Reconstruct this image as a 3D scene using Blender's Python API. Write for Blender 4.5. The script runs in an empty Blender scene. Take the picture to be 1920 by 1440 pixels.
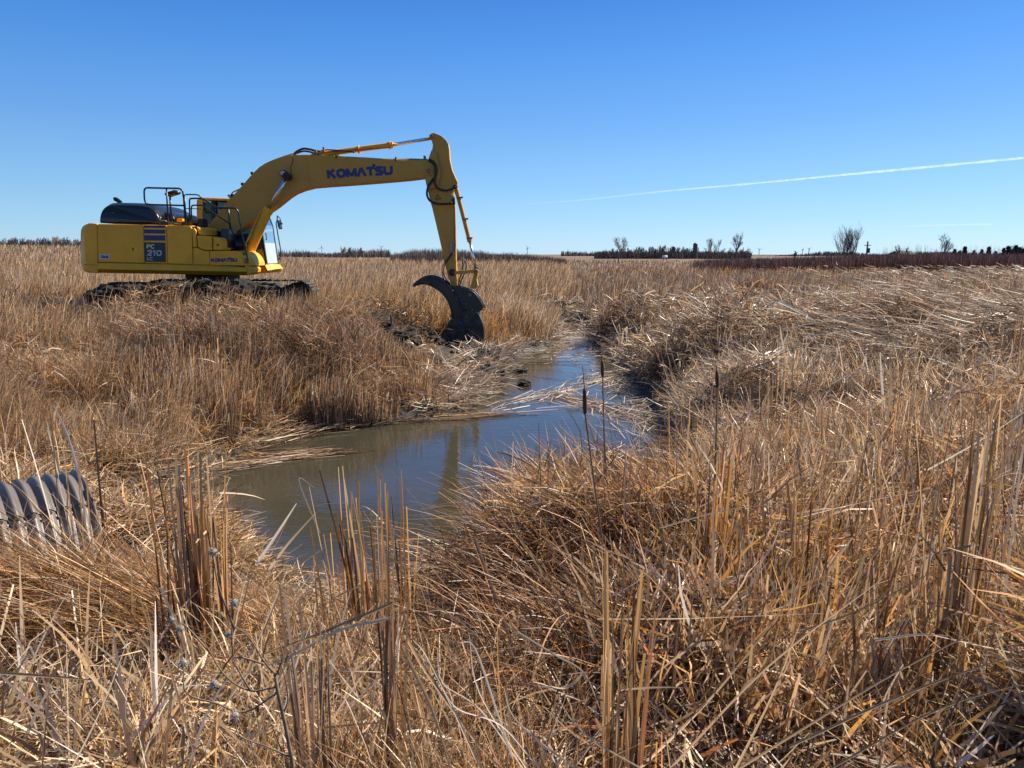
import bpy, bmesh, math, random
import numpy as np
from mathutils import Vector, Matrix
R = math.radians
scene = bpy.context.scene
col = scene.collection
rng = np.random.default_rng(7)
random.seed(7)

# ---------------------------------------------------------------- camera, sky, sun, exposure
FPX, CAMZ, PITCH = 1386.0, 2.5, R(9.94)
cam_data = bpy.data.cameras.new('camera')
cam_data.sensor_width = 36.0
cam_data.lens = 36.0 * FPX / 1920.0
cam_data.clip_start = 0.05
cam_data.clip_end = 120000
cam = bpy.data.objects.new('camera', cam_data)
cam.location = (0, 0, CAMZ)
cam.rotation_euler = (R(90) - PITCH, 0, 0)
col.objects.link(cam)
scene.camera = cam

SUN_AZ, SUN_EL = 56.0, 42.0            # azimuth clockwise from the view direction (+Y)
world = bpy.data.worlds.new('World')
scene.world = world
world.use_nodes = True
wn, wl = world.node_tree.nodes, world.node_tree.links
for n in list(wn): wn.remove(n)
sky = wn.new('ShaderNodeTexSky')
sky.sky_type = 'NISHITA'
sky.sun_disc = False
sky.sun_elevation = R(SUN_EL)
sky.sun_rotation = R(SUN_AZ)
sky.altitude = 300
sky.air_density = 1.0
sky.dust_density = 0.3
sky.ozone_density = 3.0
# clear autumn air: the sky deepens quickly from a pale horizon to strong blue (colours by elevation), muted overhead for a less blue fill
def lin(c): return tuple((x / 255 / 12.92) if x <= 10 else ((x / 255 + 0.055) / 1.055) ** 2.4 for x in c)
geo = wn.new('ShaderNodeTexCoord'); sep = wn.new('ShaderNodeSeparateXYZ')
wl.new(geo.outputs['Generated'], sep.inputs[0])
ramp = wn.new('ShaderNodeValToRGB'); cr = ramp.color_ramp
SKY = [(0.0, (186, 224, 248)), (0.042, (158, 211, 249)), (0.087, (134, 195, 247)), (0.163, (103, 168, 241)), (0.242, (73, 149, 234)), (0.30, (54, 130, 222)), (0.6, (62, 104, 168)), (1.0, (66, 100, 155))]
cr.elements[0].position = 0; cr.elements[0].color = (*lin(SKY[0][1]), 1)
cr.elements[1].position = 1; cr.elements[1].color = (*lin(SKY[-1][1]), 1)
for p_, c_ in SKY[1:-1]:
    e_ = cr.elements.new(p_); e_.color = (*lin(c_), 1)
wl.new(sep.outputs['Z'], ramp.inputs['Fac'])
side = wn.new('ShaderNodeMapRange')     # a little brighter towards the sun's side
side.inputs[1].default_value = -0.7; side.inputs[2].default_value = 0.7; side.inputs[3].default_value = 0.86; side.inputs[4].default_value = 1.12
wl.new(sep.outputs['X'], side.inputs[0])
STR = 0.125
mu = wn.new('ShaderNodeMath'); mu.operation = 'MULTIPLY'; mu.inputs[1].default_value = 2 ** -0.95 / STR
wl.new(side.outputs[0], mu.inputs[0])
sc_ = wn.new('ShaderNodeVectorMath'); sc_.operation = 'SCALE'
wl.new(ramp.outputs[0], sc_.inputs[0]); wl.new(mu.outputs[0], sc_.inputs['Scale'])
mixs = wn.new('ShaderNodeMix'); mixs.data_type = 'RGBA'; mixs.inputs['Factor'].default_value = 0.92
wl.new(sky.outputs[0], mixs.inputs['A']); wl.new(sc_.outputs[0], mixs.inputs['B'])
bg = wn.new('ShaderNodeBackground'); bg.inputs['Strength'].default_value = STR
wo = wn.new('ShaderNodeOutputWorld')
wl.new(mixs.outputs['Result'], bg.inputs['Color'])
wl.new(bg.outputs[0], wo.inputs['Surface'])

sun_data = bpy.data.lights.new('sun', 'SUN')
sun_data.energy = 5.0
sun_data.angle = R(0.53)
sun_data.color = (1.0, 0.91, 0.76)
sun = bpy.data.objects.new('sun', sun_data)
sdir = Vector((math.sin(R(SUN_AZ)) * math.cos(R(SUN_EL)), math.cos(R(SUN_AZ)) * math.cos(R(SUN_EL)), math.sin(R(SUN_EL))))
sun.rotation_euler = sdir.to_track_quat('Z', 'Y').to_euler()
sun.location = (20, 20, 30)
col.objects.link(sun)
scene.view_settings.view_transform = 'Standard'
scene.view_settings.look = 'None'
scene.view_settings.exposure = 0.95
scene.view_settings.gamma = 1.0
scene.render.engine = 'CYCLES'
cy = scene.cycles
cy.max_bounces = 6; cy.diffuse_bounces = 2; cy.glossy_bounces = 3; cy.transmission_bounces = 4
cy.transparent_max_bounces = 8
cy.caustics_reflective = False; cy.caustics_refractive = False
cy.sample_clamp_indirect = 6.0
cy.use_denoising = True

# ---------------------------------------------------------------- measuring helpers
CP, SP = math.cos(PITCH), math.sin(PITCH)
def ray(u, v):
    a, b = (u - 960.0) / FPX, (v - 720.0) / FPX
    return a, CP - b * SP, -SP - b * CP
def at_plane(u, v, Y):                  # the point of the upright plane y = Y seen at (u, v)
    dx, dy, dz = ray(u, v); t = Y / dy
    return (dx * t, Y, CAMZ + dz * t)
def at_level(u, v, z=0.0):              # the point of the level plane z seen at (u, v)
    dx, dy, dz = ray(u, v); t = (z - CAMZ) / dz
    return (dx * t, dy * t, z)

# ---------------------------------------------------------------- object helpers
def tag(o, label=None, cat=None, group=None, kind=None):
    if label: o['label'] = label
    if cat: o['category'] = cat
    if group: o['group'] = group
    if kind: o['kind'] = kind
    return o
def empty(name, loc, label, cat, group=None):
    o = bpy.data.objects.new(name, None)
    o.location = loc; o.empty_display_size = 0.2
    col.objects.link(o)
    return tag(o, label, cat, group)
def root_loc(o):
    while o.parent: o = o.parent
    return Vector(o.location)
def link_mesh(name, me, mat, parent=None, shift=True):
    me.materials.append(mat)
    o = bpy.data.objects.new(name, me)
    col.objects.link(o)
    if parent is not None:
        o.parent = parent
        if shift:
            me.transform(Matrix.Translation(-root_loc(parent)))
    return o
def mesh_obj(name, verts, faces, mat, parent=None, bevel=0.0, smooth=False, seg=2, shift=True):
    me = bpy.data.meshes.new(name)
    me.from_pydata([tuple(v) for v in verts], [], faces)
    bm = bmesh.new(); bm.from_mesh(me)
    bmesh.ops.recalc_face_normals(bm, faces=bm.faces)
    bm.to_mesh(me); bm.free()
    if smooth:
        me.polygons.foreach_set('use_smooth', [True] * len(me.polygons))
    o = link_mesh(name, me, mat, parent, shift)
    if bevel > 0:
        m = o.modifiers.new('bevel', 'BEVEL'); m.width = bevel; m.segments = seg; m.limit_method = 'ANGLE'; m.angle_limit = R(40)
    return o

class MB:
    """collects closed shapes and links them as one mesh"""
    def __init__(s): s.v, s.f = [], []
    def add(s, v, f):
        k = len(s.v); s.v += [tuple(p) for p in v]; s.f += [tuple(i + k for i in q) for q in f]; return s
    def prism(s, pts, y0, y1):          # pts: (x, z) outline, extruded in y
        n = len(pts)
        return s.add([(x, y0, z) for x, z in pts] + [(x, y1, z) for x, z in pts],
                     [tuple(range(n)), tuple(range(2 * n - 1, n - 1, -1))] + [(i, i + n, (i + 1) % n + n, (i + 1) % n) for i in range(n)])
    def box(s, x0, x1, y0, y1, z0, z1):
        return s.prism([(x0, z0), (x1, z0), (x1, z1), (x0, z1)], y0, y1)
    def tube(s, pts, r, n=10, cap=True):
        pts = [Vector(p) for p in pts]
        rs = list(r) if hasattr(r, '__len__') else [r] * len(pts)
        rings = []; t0 = (pts[1] - pts[0]).normalized()
        up = Vector((0, 0, 1)) if abs(t0.z) < 0.9 else Vector((1, 0, 0))
        a = t0.cross(up).normalized()
        V = []
        for i, p in enumerate(pts):
            if i == 0: t = pts[1] - pts[0]
            elif i == len(pts) - 1: t = pts[-1] - pts[-2]
            else: t = (pts[i + 1] - p).normalized() + (p - pts[i - 1]).normalized()
            if t.length < 1e-9: t = pts[i] - pts[i - 1]
            t.normalize()
            a = (a - t * a.dot(t)).normalized(); b = t.cross(a)
            for k in range(n):
                w = 2 * math.pi * k / n
                V.append(p + (a * math.cos(w) + b * math.sin(w)) * rs[i])
        F = []
        for i in range(len(pts) - 1):
            for k in range(n):
                F.append((i * n + k, i * n + (k + 1) % n, (i + 1) * n + (k + 1) % n, (i + 1) * n + k))
        if cap:
            F.append(tuple(range(n - 1, -1, -1))); m = (len(pts) - 1) * n; F.append(tuple(range(m, m + n)))
        return s.add(V, F)
    def obj(s, name, mat, parent=None, **kw):
        return mesh_obj(name, s.v, s.f, mat, parent, **kw)

def smooth_path(pts, k=6):              # Catmull-Rom through 2-D or 3-D points
    P = [np.array(p, float) for p in pts]; P = [2 * P[0] - P[1]] + P + [2 * P[-1] - P[-2]]
    out = []
    for i in range(1, len(P) - 2):
        for j in range(k):
            t = j / k
            out.append(0.5 * ((2 * P[i]) + (-P[i-1] + P[i+1]) * t + (2*P[i-1] - 5*P[i] + 4*P[i+1] - P[i+2]) * t*t + (-P[i-1] + 3*P[i] - 3*P[i+1] + P[i+2]) * t**3))
    out.append(P[-2]); return [tuple(p) for p in out]

# ---------------------------------------------------------------- materials
def new_mat(name):
    m = bpy.data.materials.new(name); m.use_nodes = True
    nt = m.node_tree; b = nt.nodes['Principled BSDF']
    return m, nt, b
def noise_mix(nt, c1, c2, scale, detail=4, lo=0.35, hi=0.65, coord='Object', rough=0.6):
    tc = nt.nodes.new('ShaderNodeTexCoord'); nz = nt.nodes.new('ShaderNodeTexNoise')
    nz.inputs['Scale'].default_value = scale; nz.inputs['Detail'].default_value = detail; nz.inputs['Roughness'].default_value = rough
    nt.links.new(tc.outputs[coord], nz.inputs['Vector'])
    rp = nt.nodes.new('ShaderNodeValToRGB')
    rp.color_ramp.elements[0].position = lo; rp.color_ramp.elements[0].color = (*c1, 1)
    rp.color_ramp.elements[1].position = hi; rp.color_ramp.elements[1].color = (*c2, 1)
    nt.links.new(nz.outputs['Fac'], rp.inputs['Fac'])
    return rp, nz
def add_bump(nt, b, scale, strength, dist=0.01, coord='Object'):
    tc = nt.nodes.new('ShaderNodeTexCoord'); nz = nt.nodes.new('ShaderNodeTexNoise')
    nz.inputs['Scale'].default_value = scale; nz.inputs['Detail'].default_value = 5
    nt.links.new(tc.outputs[coord], nz.inputs['Vector'])
    bp = nt.nodes.new('ShaderNodeBump'); bp.inputs['Strength'].default_value = strength; bp.inputs['Distance'].default_value = dist
    nt.links.new(nz.outputs['Fac'], bp.inputs['Height']); nt.links.new(bp.outputs[0], b.inputs['Normal'])
def simple(name, c1, c2=None, scale=3.0, rough=0.5, metal=0.0, bump=0.0, coat=0.0, lo=0.35, hi=0.65, bscale=40):
    m, nt, b = new_mat(name)
    b.inputs['Roughness'].default_value = rough; b.inputs['Metallic'].default_value = metal
    b.inputs['Coat Weight'].default_value = coat
    if c2 is None: c2 = tuple(x * 0.8 for x in c1)
    rp, _ = noise_mix(nt, c1, c2, scale, lo=lo, hi=hi)
    nt.links.new(rp.outputs[0], b.inputs['Base Color'])
    if bump: add_bump(nt, b, bscale, bump)
    return m
M = {}
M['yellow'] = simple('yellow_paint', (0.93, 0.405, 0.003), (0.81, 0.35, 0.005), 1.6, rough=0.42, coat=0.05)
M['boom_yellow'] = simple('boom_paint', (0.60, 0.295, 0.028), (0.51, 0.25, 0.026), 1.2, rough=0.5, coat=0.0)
M['black'] = simple('black_paint', (0.008, 0.010, 0.010), (0.012, 0.013, 0.013), 2, rough=0.22, coat=0.1)
M['rail'] = simple('rail_paint', (0.012, 0.013, 0.018), None, 2, rough=0.35)
M['dark'] = simple('dark_metal', (0.02, 0.018, 0.016), (0.035, 0.03, 0.024), 6, rough=0.8, bump=0.3)
M['seam'] = simple('seam_shadow_gap', (0.06, 0.03, 0.01), None, 2, rough=0.8)
M['rubber'] = simple('hose_rubber', (0.01, 0.01, 0.012), None, 5, rough=0.45)
M['chrome'] = simple('chrome_rod', (0.75, 0.75, 0.75), None, 5, rough=0.18, metal=1.0)
M['navy'] = simple('navy_decal', (0.006, 0.012, 0.13), None, 2, rough=0.3)
M['navy_dark'] = simple('dark_navy_decal', (0.008, 0.011, 0.03), None, 2, rough=0.3)
M['letter_grey'] = simple('grey_letter', (0.5, 0.5, 0.5), None, 2, rough=0.4)
M['letter_pale'] = simple('pale_letter', (0.75, 0.66, 0.30), None, 2, rough=0.4)
M['sticker'] = simple('white_sticker', (0.62, 0.58, 0.52), None, 2, rough=0.4)
M['red'] = simple('red_mark', (0.25, 0.05, 0.03), None, 2, rough=0.4)
M['muddy'] = simple('muddy_black_steel', (0.009, 0.010, 0.011), (0.075, 0.058, 0.042), 7, rough=0.55, bump=0.8, lo=0.44, hi=0.7)
M['blacksteel'] = simple('black_steel', (0.010, 0.012, 0.015), (0.018, 0.018, 0.018), 5, rough=0.4, bump=0.15)
M['rust'] = simple('rust_brown', (0.20, 0.10, 0.05), (0.3, 0.16, 0.06), 8, rough=0.7)
M['greybox'] = simple('grey_plate', (0.35, 0.34, 0.30), None, 2, rough=0.5)
def dusty(m, amount=0.35):
    nt = m.node_tree; b = nt.nodes['Principled BSDF']; src = b.inputs['Base Color'].links[0].from_socket
    rp, nz = noise_mix(nt, (0, 0, 0), (1, 1, 1), 2.2, 9, 0.48, 0.78, rough=0.72)
    tc = nt.nodes.new('ShaderNodeTexCoord'); sx = nt.nodes.new('ShaderNodeSeparateXYZ'); nt.links.new(tc.outputs['Object'], sx.inputs[0])
    mr = nt.nodes.new('ShaderNodeMapRange'); mr.inputs[1].default_value = 1.0; mr.inputs[2].default_value = 2.0; mr.inputs[3].default_value = 1.0; mr.inputs[4].default_value = 0.35
    nt.links.new(sx.outputs['Z'], mr.inputs[0])
    ml = nt.nodes.new('ShaderNodeMath'); ml.operation = 'MULTIPLY'; nt.links.new(rp.outputs[0], ml.inputs[0]); nt.links.new(mr.outputs[0], ml.inputs[1])
    ma = nt.nodes.new('ShaderNodeMath'); ma.operation = 'MULTIPLY'; ma.inputs[1].default_value = amount; nt.links.new(ml.outputs[0], ma.inputs[0])
    mx = nt.nodes.new('ShaderNodeMix'); mx.data_type = 'RGBA'; mx.inputs['B'].default_value = (0.16, 0.105, 0.06, 1)
    nt.links.new(ma.outputs[0], mx.inputs['Factor']); nt.links.new(src, mx.inputs['A']); nt.links.new(mx.outputs['Result'], b.inputs['Base Color'])
    rr = nt.nodes.new('ShaderNodeMapRange'); rr.inputs[3].default_value = b.inputs['Roughness'].default_value; rr.inputs[4].default_value = 0.8
    nt.links.new(rp.outputs[0], rr.inputs[0]); nt.links.new(rr.outputs[0], b.inputs['Roughness'])
dusty(M['yellow'], 0.35); dusty(M['boom_yellow'], 0.35)
def glass_mat():
    m, nt, b = new_mat('tinted_glass')
    out = nt.nodes['Material Output']
    tr = nt.nodes.new('ShaderNodeBsdfTransparent'); tr.inputs['Color'].default_value = (0.42, 0.50, 0.48, 1)
    gl = nt.nodes.new('ShaderNodeBsdfGlossy'); gl.inputs['Roughness'].default_value = 0.02
    fr = nt.nodes.new('ShaderNodeFresnel'); fr.inputs['IOR'].default_value = 1.5
    mx = nt.nodes.new('ShaderNodeMixShader')
    nt.links.new(fr.outputs[0], mx.inputs[0]); nt.links.new(tr.outputs[0], mx.inputs[1]); nt.links.new(gl.outputs[0], mx.inputs[2])
    nt.links.new(mx.outputs[0], out.inputs['Surface'])
    return m
M['glass'] = glass_mat()

# ---------------------------------------------------------------- noise and terrain
def hash2(ix, iy, seed):
    h = (ix.astype(np.int64) * 374761393 + iy.astype(np.int64) * 668265263 + seed * 1442695041) & 0xFFFFFFFF
    h = ((h ^ (h >> 13)) * 1274126177) & 0xFFFFFFFF
    h = h ^ (h >> 16)
    return (h & 0xFFFFFF) / float(0xFFFFFF)
def vnoise(x, y, scale, seed=0):
    x = np.asarray(x, float) / scale; y = np.asarray(y, float) / scale
    ix, iy = np.floor(x), np.floor(y); fx, fy = x - ix, y - iy
    fx = fx * fx * (3 - 2 * fx); fy = fy * fy * (3 - 2 * fy)
    a, b = hash2(ix, iy, seed), hash2(ix + 1, iy, seed)
    c, d = hash2(ix, iy + 1, seed), hash2(ix + 1, iy + 1, seed)
    return (a * (1 - fx) + b * fx) * (1 - fy) + (c * (1 - fx) + d * fx) * fy
def fnoise(x, y, scale, seed=0):
    return 0.6 * vnoise(x, y, scale, seed) + 0.28 * vnoise(x, y, scale * 0.46, seed + 11) + 0.12 * vnoise(x, y, scale * 0.21, seed + 23)
def sm(t): t = np.clip(t, 0, 1); return t * t * (3 - 2 * t)

POND_PX = [(190, 1000), (255, 968), (330, 955), (405, 905), (430, 870), (500, 835), (560, 812), (640, 806), (720, 798), (800, 787), (880, 765), (925, 735),
           (945, 700), (965, 672), (1000, 658), (1045, 650), (1040, 634), (1062, 628), (1050, 616), (1068, 608), (1096, 610), (1085, 622), (1118, 632), (1105, 645), (1130, 660), (1165, 690), (1190, 720),
           (1215, 760), (1235, 800), (1235, 860), (1225, 900), (1150, 935), (1000, 955), (880, 975), (840, 1030), (770, 1078), (680, 1092), (600, 1088), (520, 1092), (475, 1045), (440, 985), (330, 985), (240, 1010)]
POND = np.array([at_level(u, v)[:2] for u, v in POND_PX])
def pond_sdf(x, y):
    x = np.asarray(x, float).ravel(); y = np.asarray(y, float).ravel()
    d2 = np.full(x.shape, 1e18); ins = np.zeros(x.shape, bool)
    n = len(POND)
    for i in range(n):
        ax, ay = POND[i]; bx, by = POND[(i + 1) % n]
        ex, ey = bx - ax, by - ay
        t = np.clip(((x - ax) * ex + (y - ay) * ey) / (ex * ex + ey * ey), 0, 1)
        d2 = np.minimum(d2, (x - ax - t * ex) ** 2 + (y - ay - t * ey) ** 2)
        c = ((ay > y) != (by > y))
        xi = ax + (y - ay) * ex / (ey if abs(ey) > 1e-9 else 1e-9)
        ins ^= c & (x < xi)
    d = np.sqrt(d2)
    return np.where(ins, -d, d)
DITCH_PX = [(980, 780), (1060, 640), (1075, 600), (1085, 560), (1080, 530)]
DITCH = [at_level(*p)[:2] for p in DITCH_PX]
def ditch_x(y):
    ys = [p[1] for p in DITCH]; xs = [p[0] for p in DITCH]
    return np.interp(y, ys, xs)
MOUNDS = [  (-6.9, 15.9, 3.0, 0.75, 0.44),  # x, y, radius x, radius y, height: tussock mounds and spoil
    (0.75, 3.75, 0.75, 0.60, 0.33), (1.9, 3.9, 0.8, 0.7, 0.22), (-2.2, 3.20, 0.95, 0.36, 0.32),
    (3.35, 13.6, 0.9, 0.8, 0.18), (4.6, 15.5, 1.0, 1.0, 0.2), (-2.4, 15.4, 0.8, 0.6, 0.15), (-0.75, 17.0, 0.5, 0.5, 0.12),
    (-5.2, 11.6, 1.6, 0.8, 0.25), (6.5, 12.5, 1.2, 1.0, 0.35), (4.4, 8.5, 0.9, 0.8, 0.15), (3.0, 5.3, 0.8, 0.7, 0.15), (8.3, 10.5, 1.4, 1.2, 0.35)]
def ground_height(x, y):
    shp = np.shape(x); x = np.asarray(x, float).ravel(); y = np.asarray(y, float).ravel()
    r = np.hypot(x, y)
    near = r < 60
    d = np.full(x.shape, 30.0)
    d[near] = pond_sdf(x[near], y[near])
    dx = x - ditch_x(y)
    left = sm((-dx + 1.0) / 2.0)
    lvl_left = 0.40 + 0.57 * sm((y - 10.5) / 4.5)
    lvl_right = 0.42 + 0.30 * sm((y - 3) / 6)
    lvl = left * lvl_left + (1 - left) * lvl_right
    emb = 0.98 - 0.60 * sm((y - 1.6) / 2.6)
    lvl = np.where(y < 5, np.maximum(lvl, emb), lvl)
    W = 0.7 + 1.3 * (1 - left) * sm((y - 8) / 2) * (1 - sm((y - 18) / 3)) + 1.3 * (y < 6) * sm((x + 2.7) / 0.5) * sm((0.2 - x) / 0.5) + 1.6 * left * sm((y - 8) / 3) + 2.2 * left * sm((y - 12.5) / 2) * (1 - sm((y - 20) / 4)) * sm((x + 3.6) / 1.6)
    bank = 0.16 * sm(d / 0.12) + 0.84 * sm(d / W)
    z = lvl * bank
    z += 0.16 * (fnoise(x, y, 2.3, 3) - 0.5) * sm((d - 0.2) / 1.0) + 0.07 * (fnoise(x, y, 0.6, 5) - 0.5) * sm(d / 0.6)
    for mx, my, rx, ry, h in MOUNDS:
        z += h * np.exp(-((x - mx) / rx) ** 2 - ((y - my) / ry) ** 2) * sm(d / 0.25)
    z -= 0.40 * np.exp(-(dx / 1.1) ** 2) * sm((y - 19) / 4) * (1 - sm((y - 45) / 25)) * sm(d / 0.4)
    z = np.where(d < 0, -0.35 * sm(-d / 0.5) - 0.03, np.maximum(z, 0.02))
    b = np.where(y > 1, -x / np.maximum(y, 1), 0)
    z += sm((b - 0.22) / 0.42) * sm((y - 35) / 110) * 2.6
    far = sm((r - 60) / 60)
    z += far * 0.5 * (fnoise(x, y, 70, 9) - 0.55)
    z = np.where(r > 1500, z * (1 - sm((r - 1500) / 2500)) + 0.6 * sm((r - 1500) / 2500), z)
    return z.reshape(shp)
def gz(x, y): return float(ground_height(np.array([x]), np.array([y]))[0])

# ---------------------------------------------------------------- ground sheet
def build_ground():
    rr = np.concatenate([[0.25], 0.5 * (20000 / 0.5) ** (np.linspace(0, 1, 430))])
    aa = np.concatenate([np.linspace(-48, 48, 620), np.linspace(50, 310, 90)])
    A = np.radians(aa); na, nr = len(A), len(rr)
    X = np.outer(rr, np.sin(A)); Y = np.outer(rr, np.cos(A))
    Z = ground_height(X, Y)
    verts = np.stack([X.ravel(), Y.ravel(), Z.ravel()], 1)
    verts = np.vstack([verts, [[0, 0, gz(0, 0)]]])
    i, k = np.meshgrid(np.arange(nr - 1), np.arange(na), indexing='ij')
    k2 = (k + 1) % na
    q = np.stack([i * na + k, i * na + k2, (i + 1) * na + k2, (i + 1) * na + k], -1).reshape(-1, 4)[:, ::-1]
    c = len(verts) - 1
    faces = [tuple(f) for f in q.tolist()] + [(c, k, (k + 1) % na)[::-1] for k in range(na)]
    me = bpy.data.meshes.new('ground'); me.from_pydata(verts.tolist(), [], faces)
    me.polygons.foreach_set('use_smooth', [True] * len(me.polygons))
    m, nt, b = new_mat('straw_soil')
    b.inputs['Roughness'].default_value = 0.9
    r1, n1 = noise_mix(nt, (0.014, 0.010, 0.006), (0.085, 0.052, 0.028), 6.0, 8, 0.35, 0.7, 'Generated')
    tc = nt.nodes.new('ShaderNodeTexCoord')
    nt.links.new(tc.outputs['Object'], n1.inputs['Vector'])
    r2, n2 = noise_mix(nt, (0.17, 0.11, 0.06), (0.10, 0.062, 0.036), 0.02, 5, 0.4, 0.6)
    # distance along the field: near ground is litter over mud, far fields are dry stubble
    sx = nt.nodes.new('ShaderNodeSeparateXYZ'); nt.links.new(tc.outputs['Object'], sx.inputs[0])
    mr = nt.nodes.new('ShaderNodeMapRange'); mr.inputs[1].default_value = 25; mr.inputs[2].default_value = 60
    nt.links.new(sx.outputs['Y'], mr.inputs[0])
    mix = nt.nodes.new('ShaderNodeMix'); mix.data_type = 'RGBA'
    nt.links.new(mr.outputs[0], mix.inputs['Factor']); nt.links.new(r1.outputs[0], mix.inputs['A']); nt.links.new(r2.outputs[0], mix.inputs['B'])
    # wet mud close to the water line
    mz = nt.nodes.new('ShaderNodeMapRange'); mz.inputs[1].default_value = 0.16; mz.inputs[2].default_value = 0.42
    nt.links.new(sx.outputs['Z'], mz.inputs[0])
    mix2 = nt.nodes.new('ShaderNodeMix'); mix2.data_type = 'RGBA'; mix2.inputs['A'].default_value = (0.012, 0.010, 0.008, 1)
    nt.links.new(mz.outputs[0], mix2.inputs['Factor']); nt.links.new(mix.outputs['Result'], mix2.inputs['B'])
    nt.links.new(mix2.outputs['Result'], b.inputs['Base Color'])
    mr2 = nt.nodes.new('ShaderNodeMapRange'); mr2.inputs[1].default_value = 0.10; mr2.inputs[2].default_value = 0.32; mr2.inputs[3].default_value = 0.75; mr2.inputs[4].default_value = 0.95
    nt.links.new(sx.outputs['Z'], mr2.inputs[0]); nt.links.new(mr2.outputs[0], b.inputs['Roughness'])
    add_bump(nt, b, 14, 0.9, 0.04)
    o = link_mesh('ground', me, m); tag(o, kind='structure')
build_ground()

def build_water():
    nx, ny = 2, 2
    me = bpy.data.meshes.new('water')
    me.from_pydata([(-6, 4.4, 0), (7, 4.4, 0), (7, 34, 0), (-6, 34, 0)], [], [(0, 1, 2, 3)])
    m, nt, b = new_mat('murky_water')
    r1, n1 = noise_mix(nt, (0.036, 0.034, 0.024), (0.050, 0.045, 0.030), 0.5, 3)
    nt.links.new(r1.outputs[0], b.inputs['Base Color'])
    b.inputs['Roughness'].default_value = 0.035; b.inputs['IOR'].default_value = 1.40
    tc = nt.nodes.new('ShaderNodeTexCoord')
    mp = nt.nodes.new('ShaderNodeMapping'); mp.inputs['Scale'].default_value = (1.0, 2.2, 1.0)
    nt.links.new(tc.outputs['Object'], mp.inputs['Vector'])
    nz = nt.nodes.new('ShaderNodeTexNoise'); nz.inputs['Scale'].default_value = 4.5; nz.inputs['Detail'].default_value = 3
    nt.links.new(mp.outputs[0], nz.inputs['Vector'])
    nb = nt.nodes.new('ShaderNodeTexNoise'); nb.inputs['Scale'].default_value = 0.6
    nt.links.new(tc.outputs['Object'], nb.inputs['Vector'])
    ml = nt.nodes.new('ShaderNodeMath'); ml.operation = 'MULTIPLY'
    nt.links.new(nz.outputs['Fac'], ml.inputs[0]); nt.links.new(nb.outputs['Fac'], ml.inputs[1])
    bp = nt.nodes.new('ShaderNodeBump'); bp.inputs['Strength'].default_value = 0.30; bp.inputs['Distance'].default_value = 0.02
    nt.links.new(ml.outputs[0], bp.inputs['Height']); nt.links.new(bp.outputs[0], b.inputs['Normal'])
    o = link_mesh('water', me, m); tag(o, kind='structure')
build_water()
# ================================================================ excavator
YN, YC, YF = 16.9, 18.25, 19.6          # near side, boom plane and far side of the machine
exc = empty('excavator', (at_plane(388, 500, YC)[0], YC, 0.97),
            'yellow tracked excavator standing in the dry field with its boom reaching to the ditch', 'excavator')
def pl(pts, Y):                         # pixel outline -> (x, z) outline on plane Y
    return [(at_plane(u, v, Y)[0], at_plane(u, v, Y)[2]) for u, v in pts]
def prism(name, pts, Y, y0, y1, mat, parent=None, bevel=0.01, smooth=False):
    return MB().prism(pl(pts, Y), y0, y1).obj(name, M[mat] if isinstance(mat, str) else mat, parent or exc, bevel=bevel, smooth=smooth)
def px_path(pts, Y, k=6, smooth=True):
    p = smooth_path(pts, k) if smooth else pts
    return [at_plane(u, v, Y) for u, v in p]
def rounded(pts, r=3.0, k=4):           # polyline with rounded corners (pixel units)
    out = [pts[0]]
    for i in range(1, len(pts) - 1):
        a, b, c = map(np.array, (pts[i-1], pts[i], pts[i+1]))
        la, lc = np.linalg.norm(a - b), np.linalg.norm(c - b)
        ra, rc = min(r, la * 0.45), min(r, lc * 0.45)
        p0, p2 = b + (a - b) / la * ra, b + (c - b) / lc * rc
        for j in range(k + 1):
            t = j / k; out.append(tuple((1-t)**2 * p0 + 2*t*(1-t) * b + t*t * p2))
    out.append(pts[-1]); return out

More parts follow.
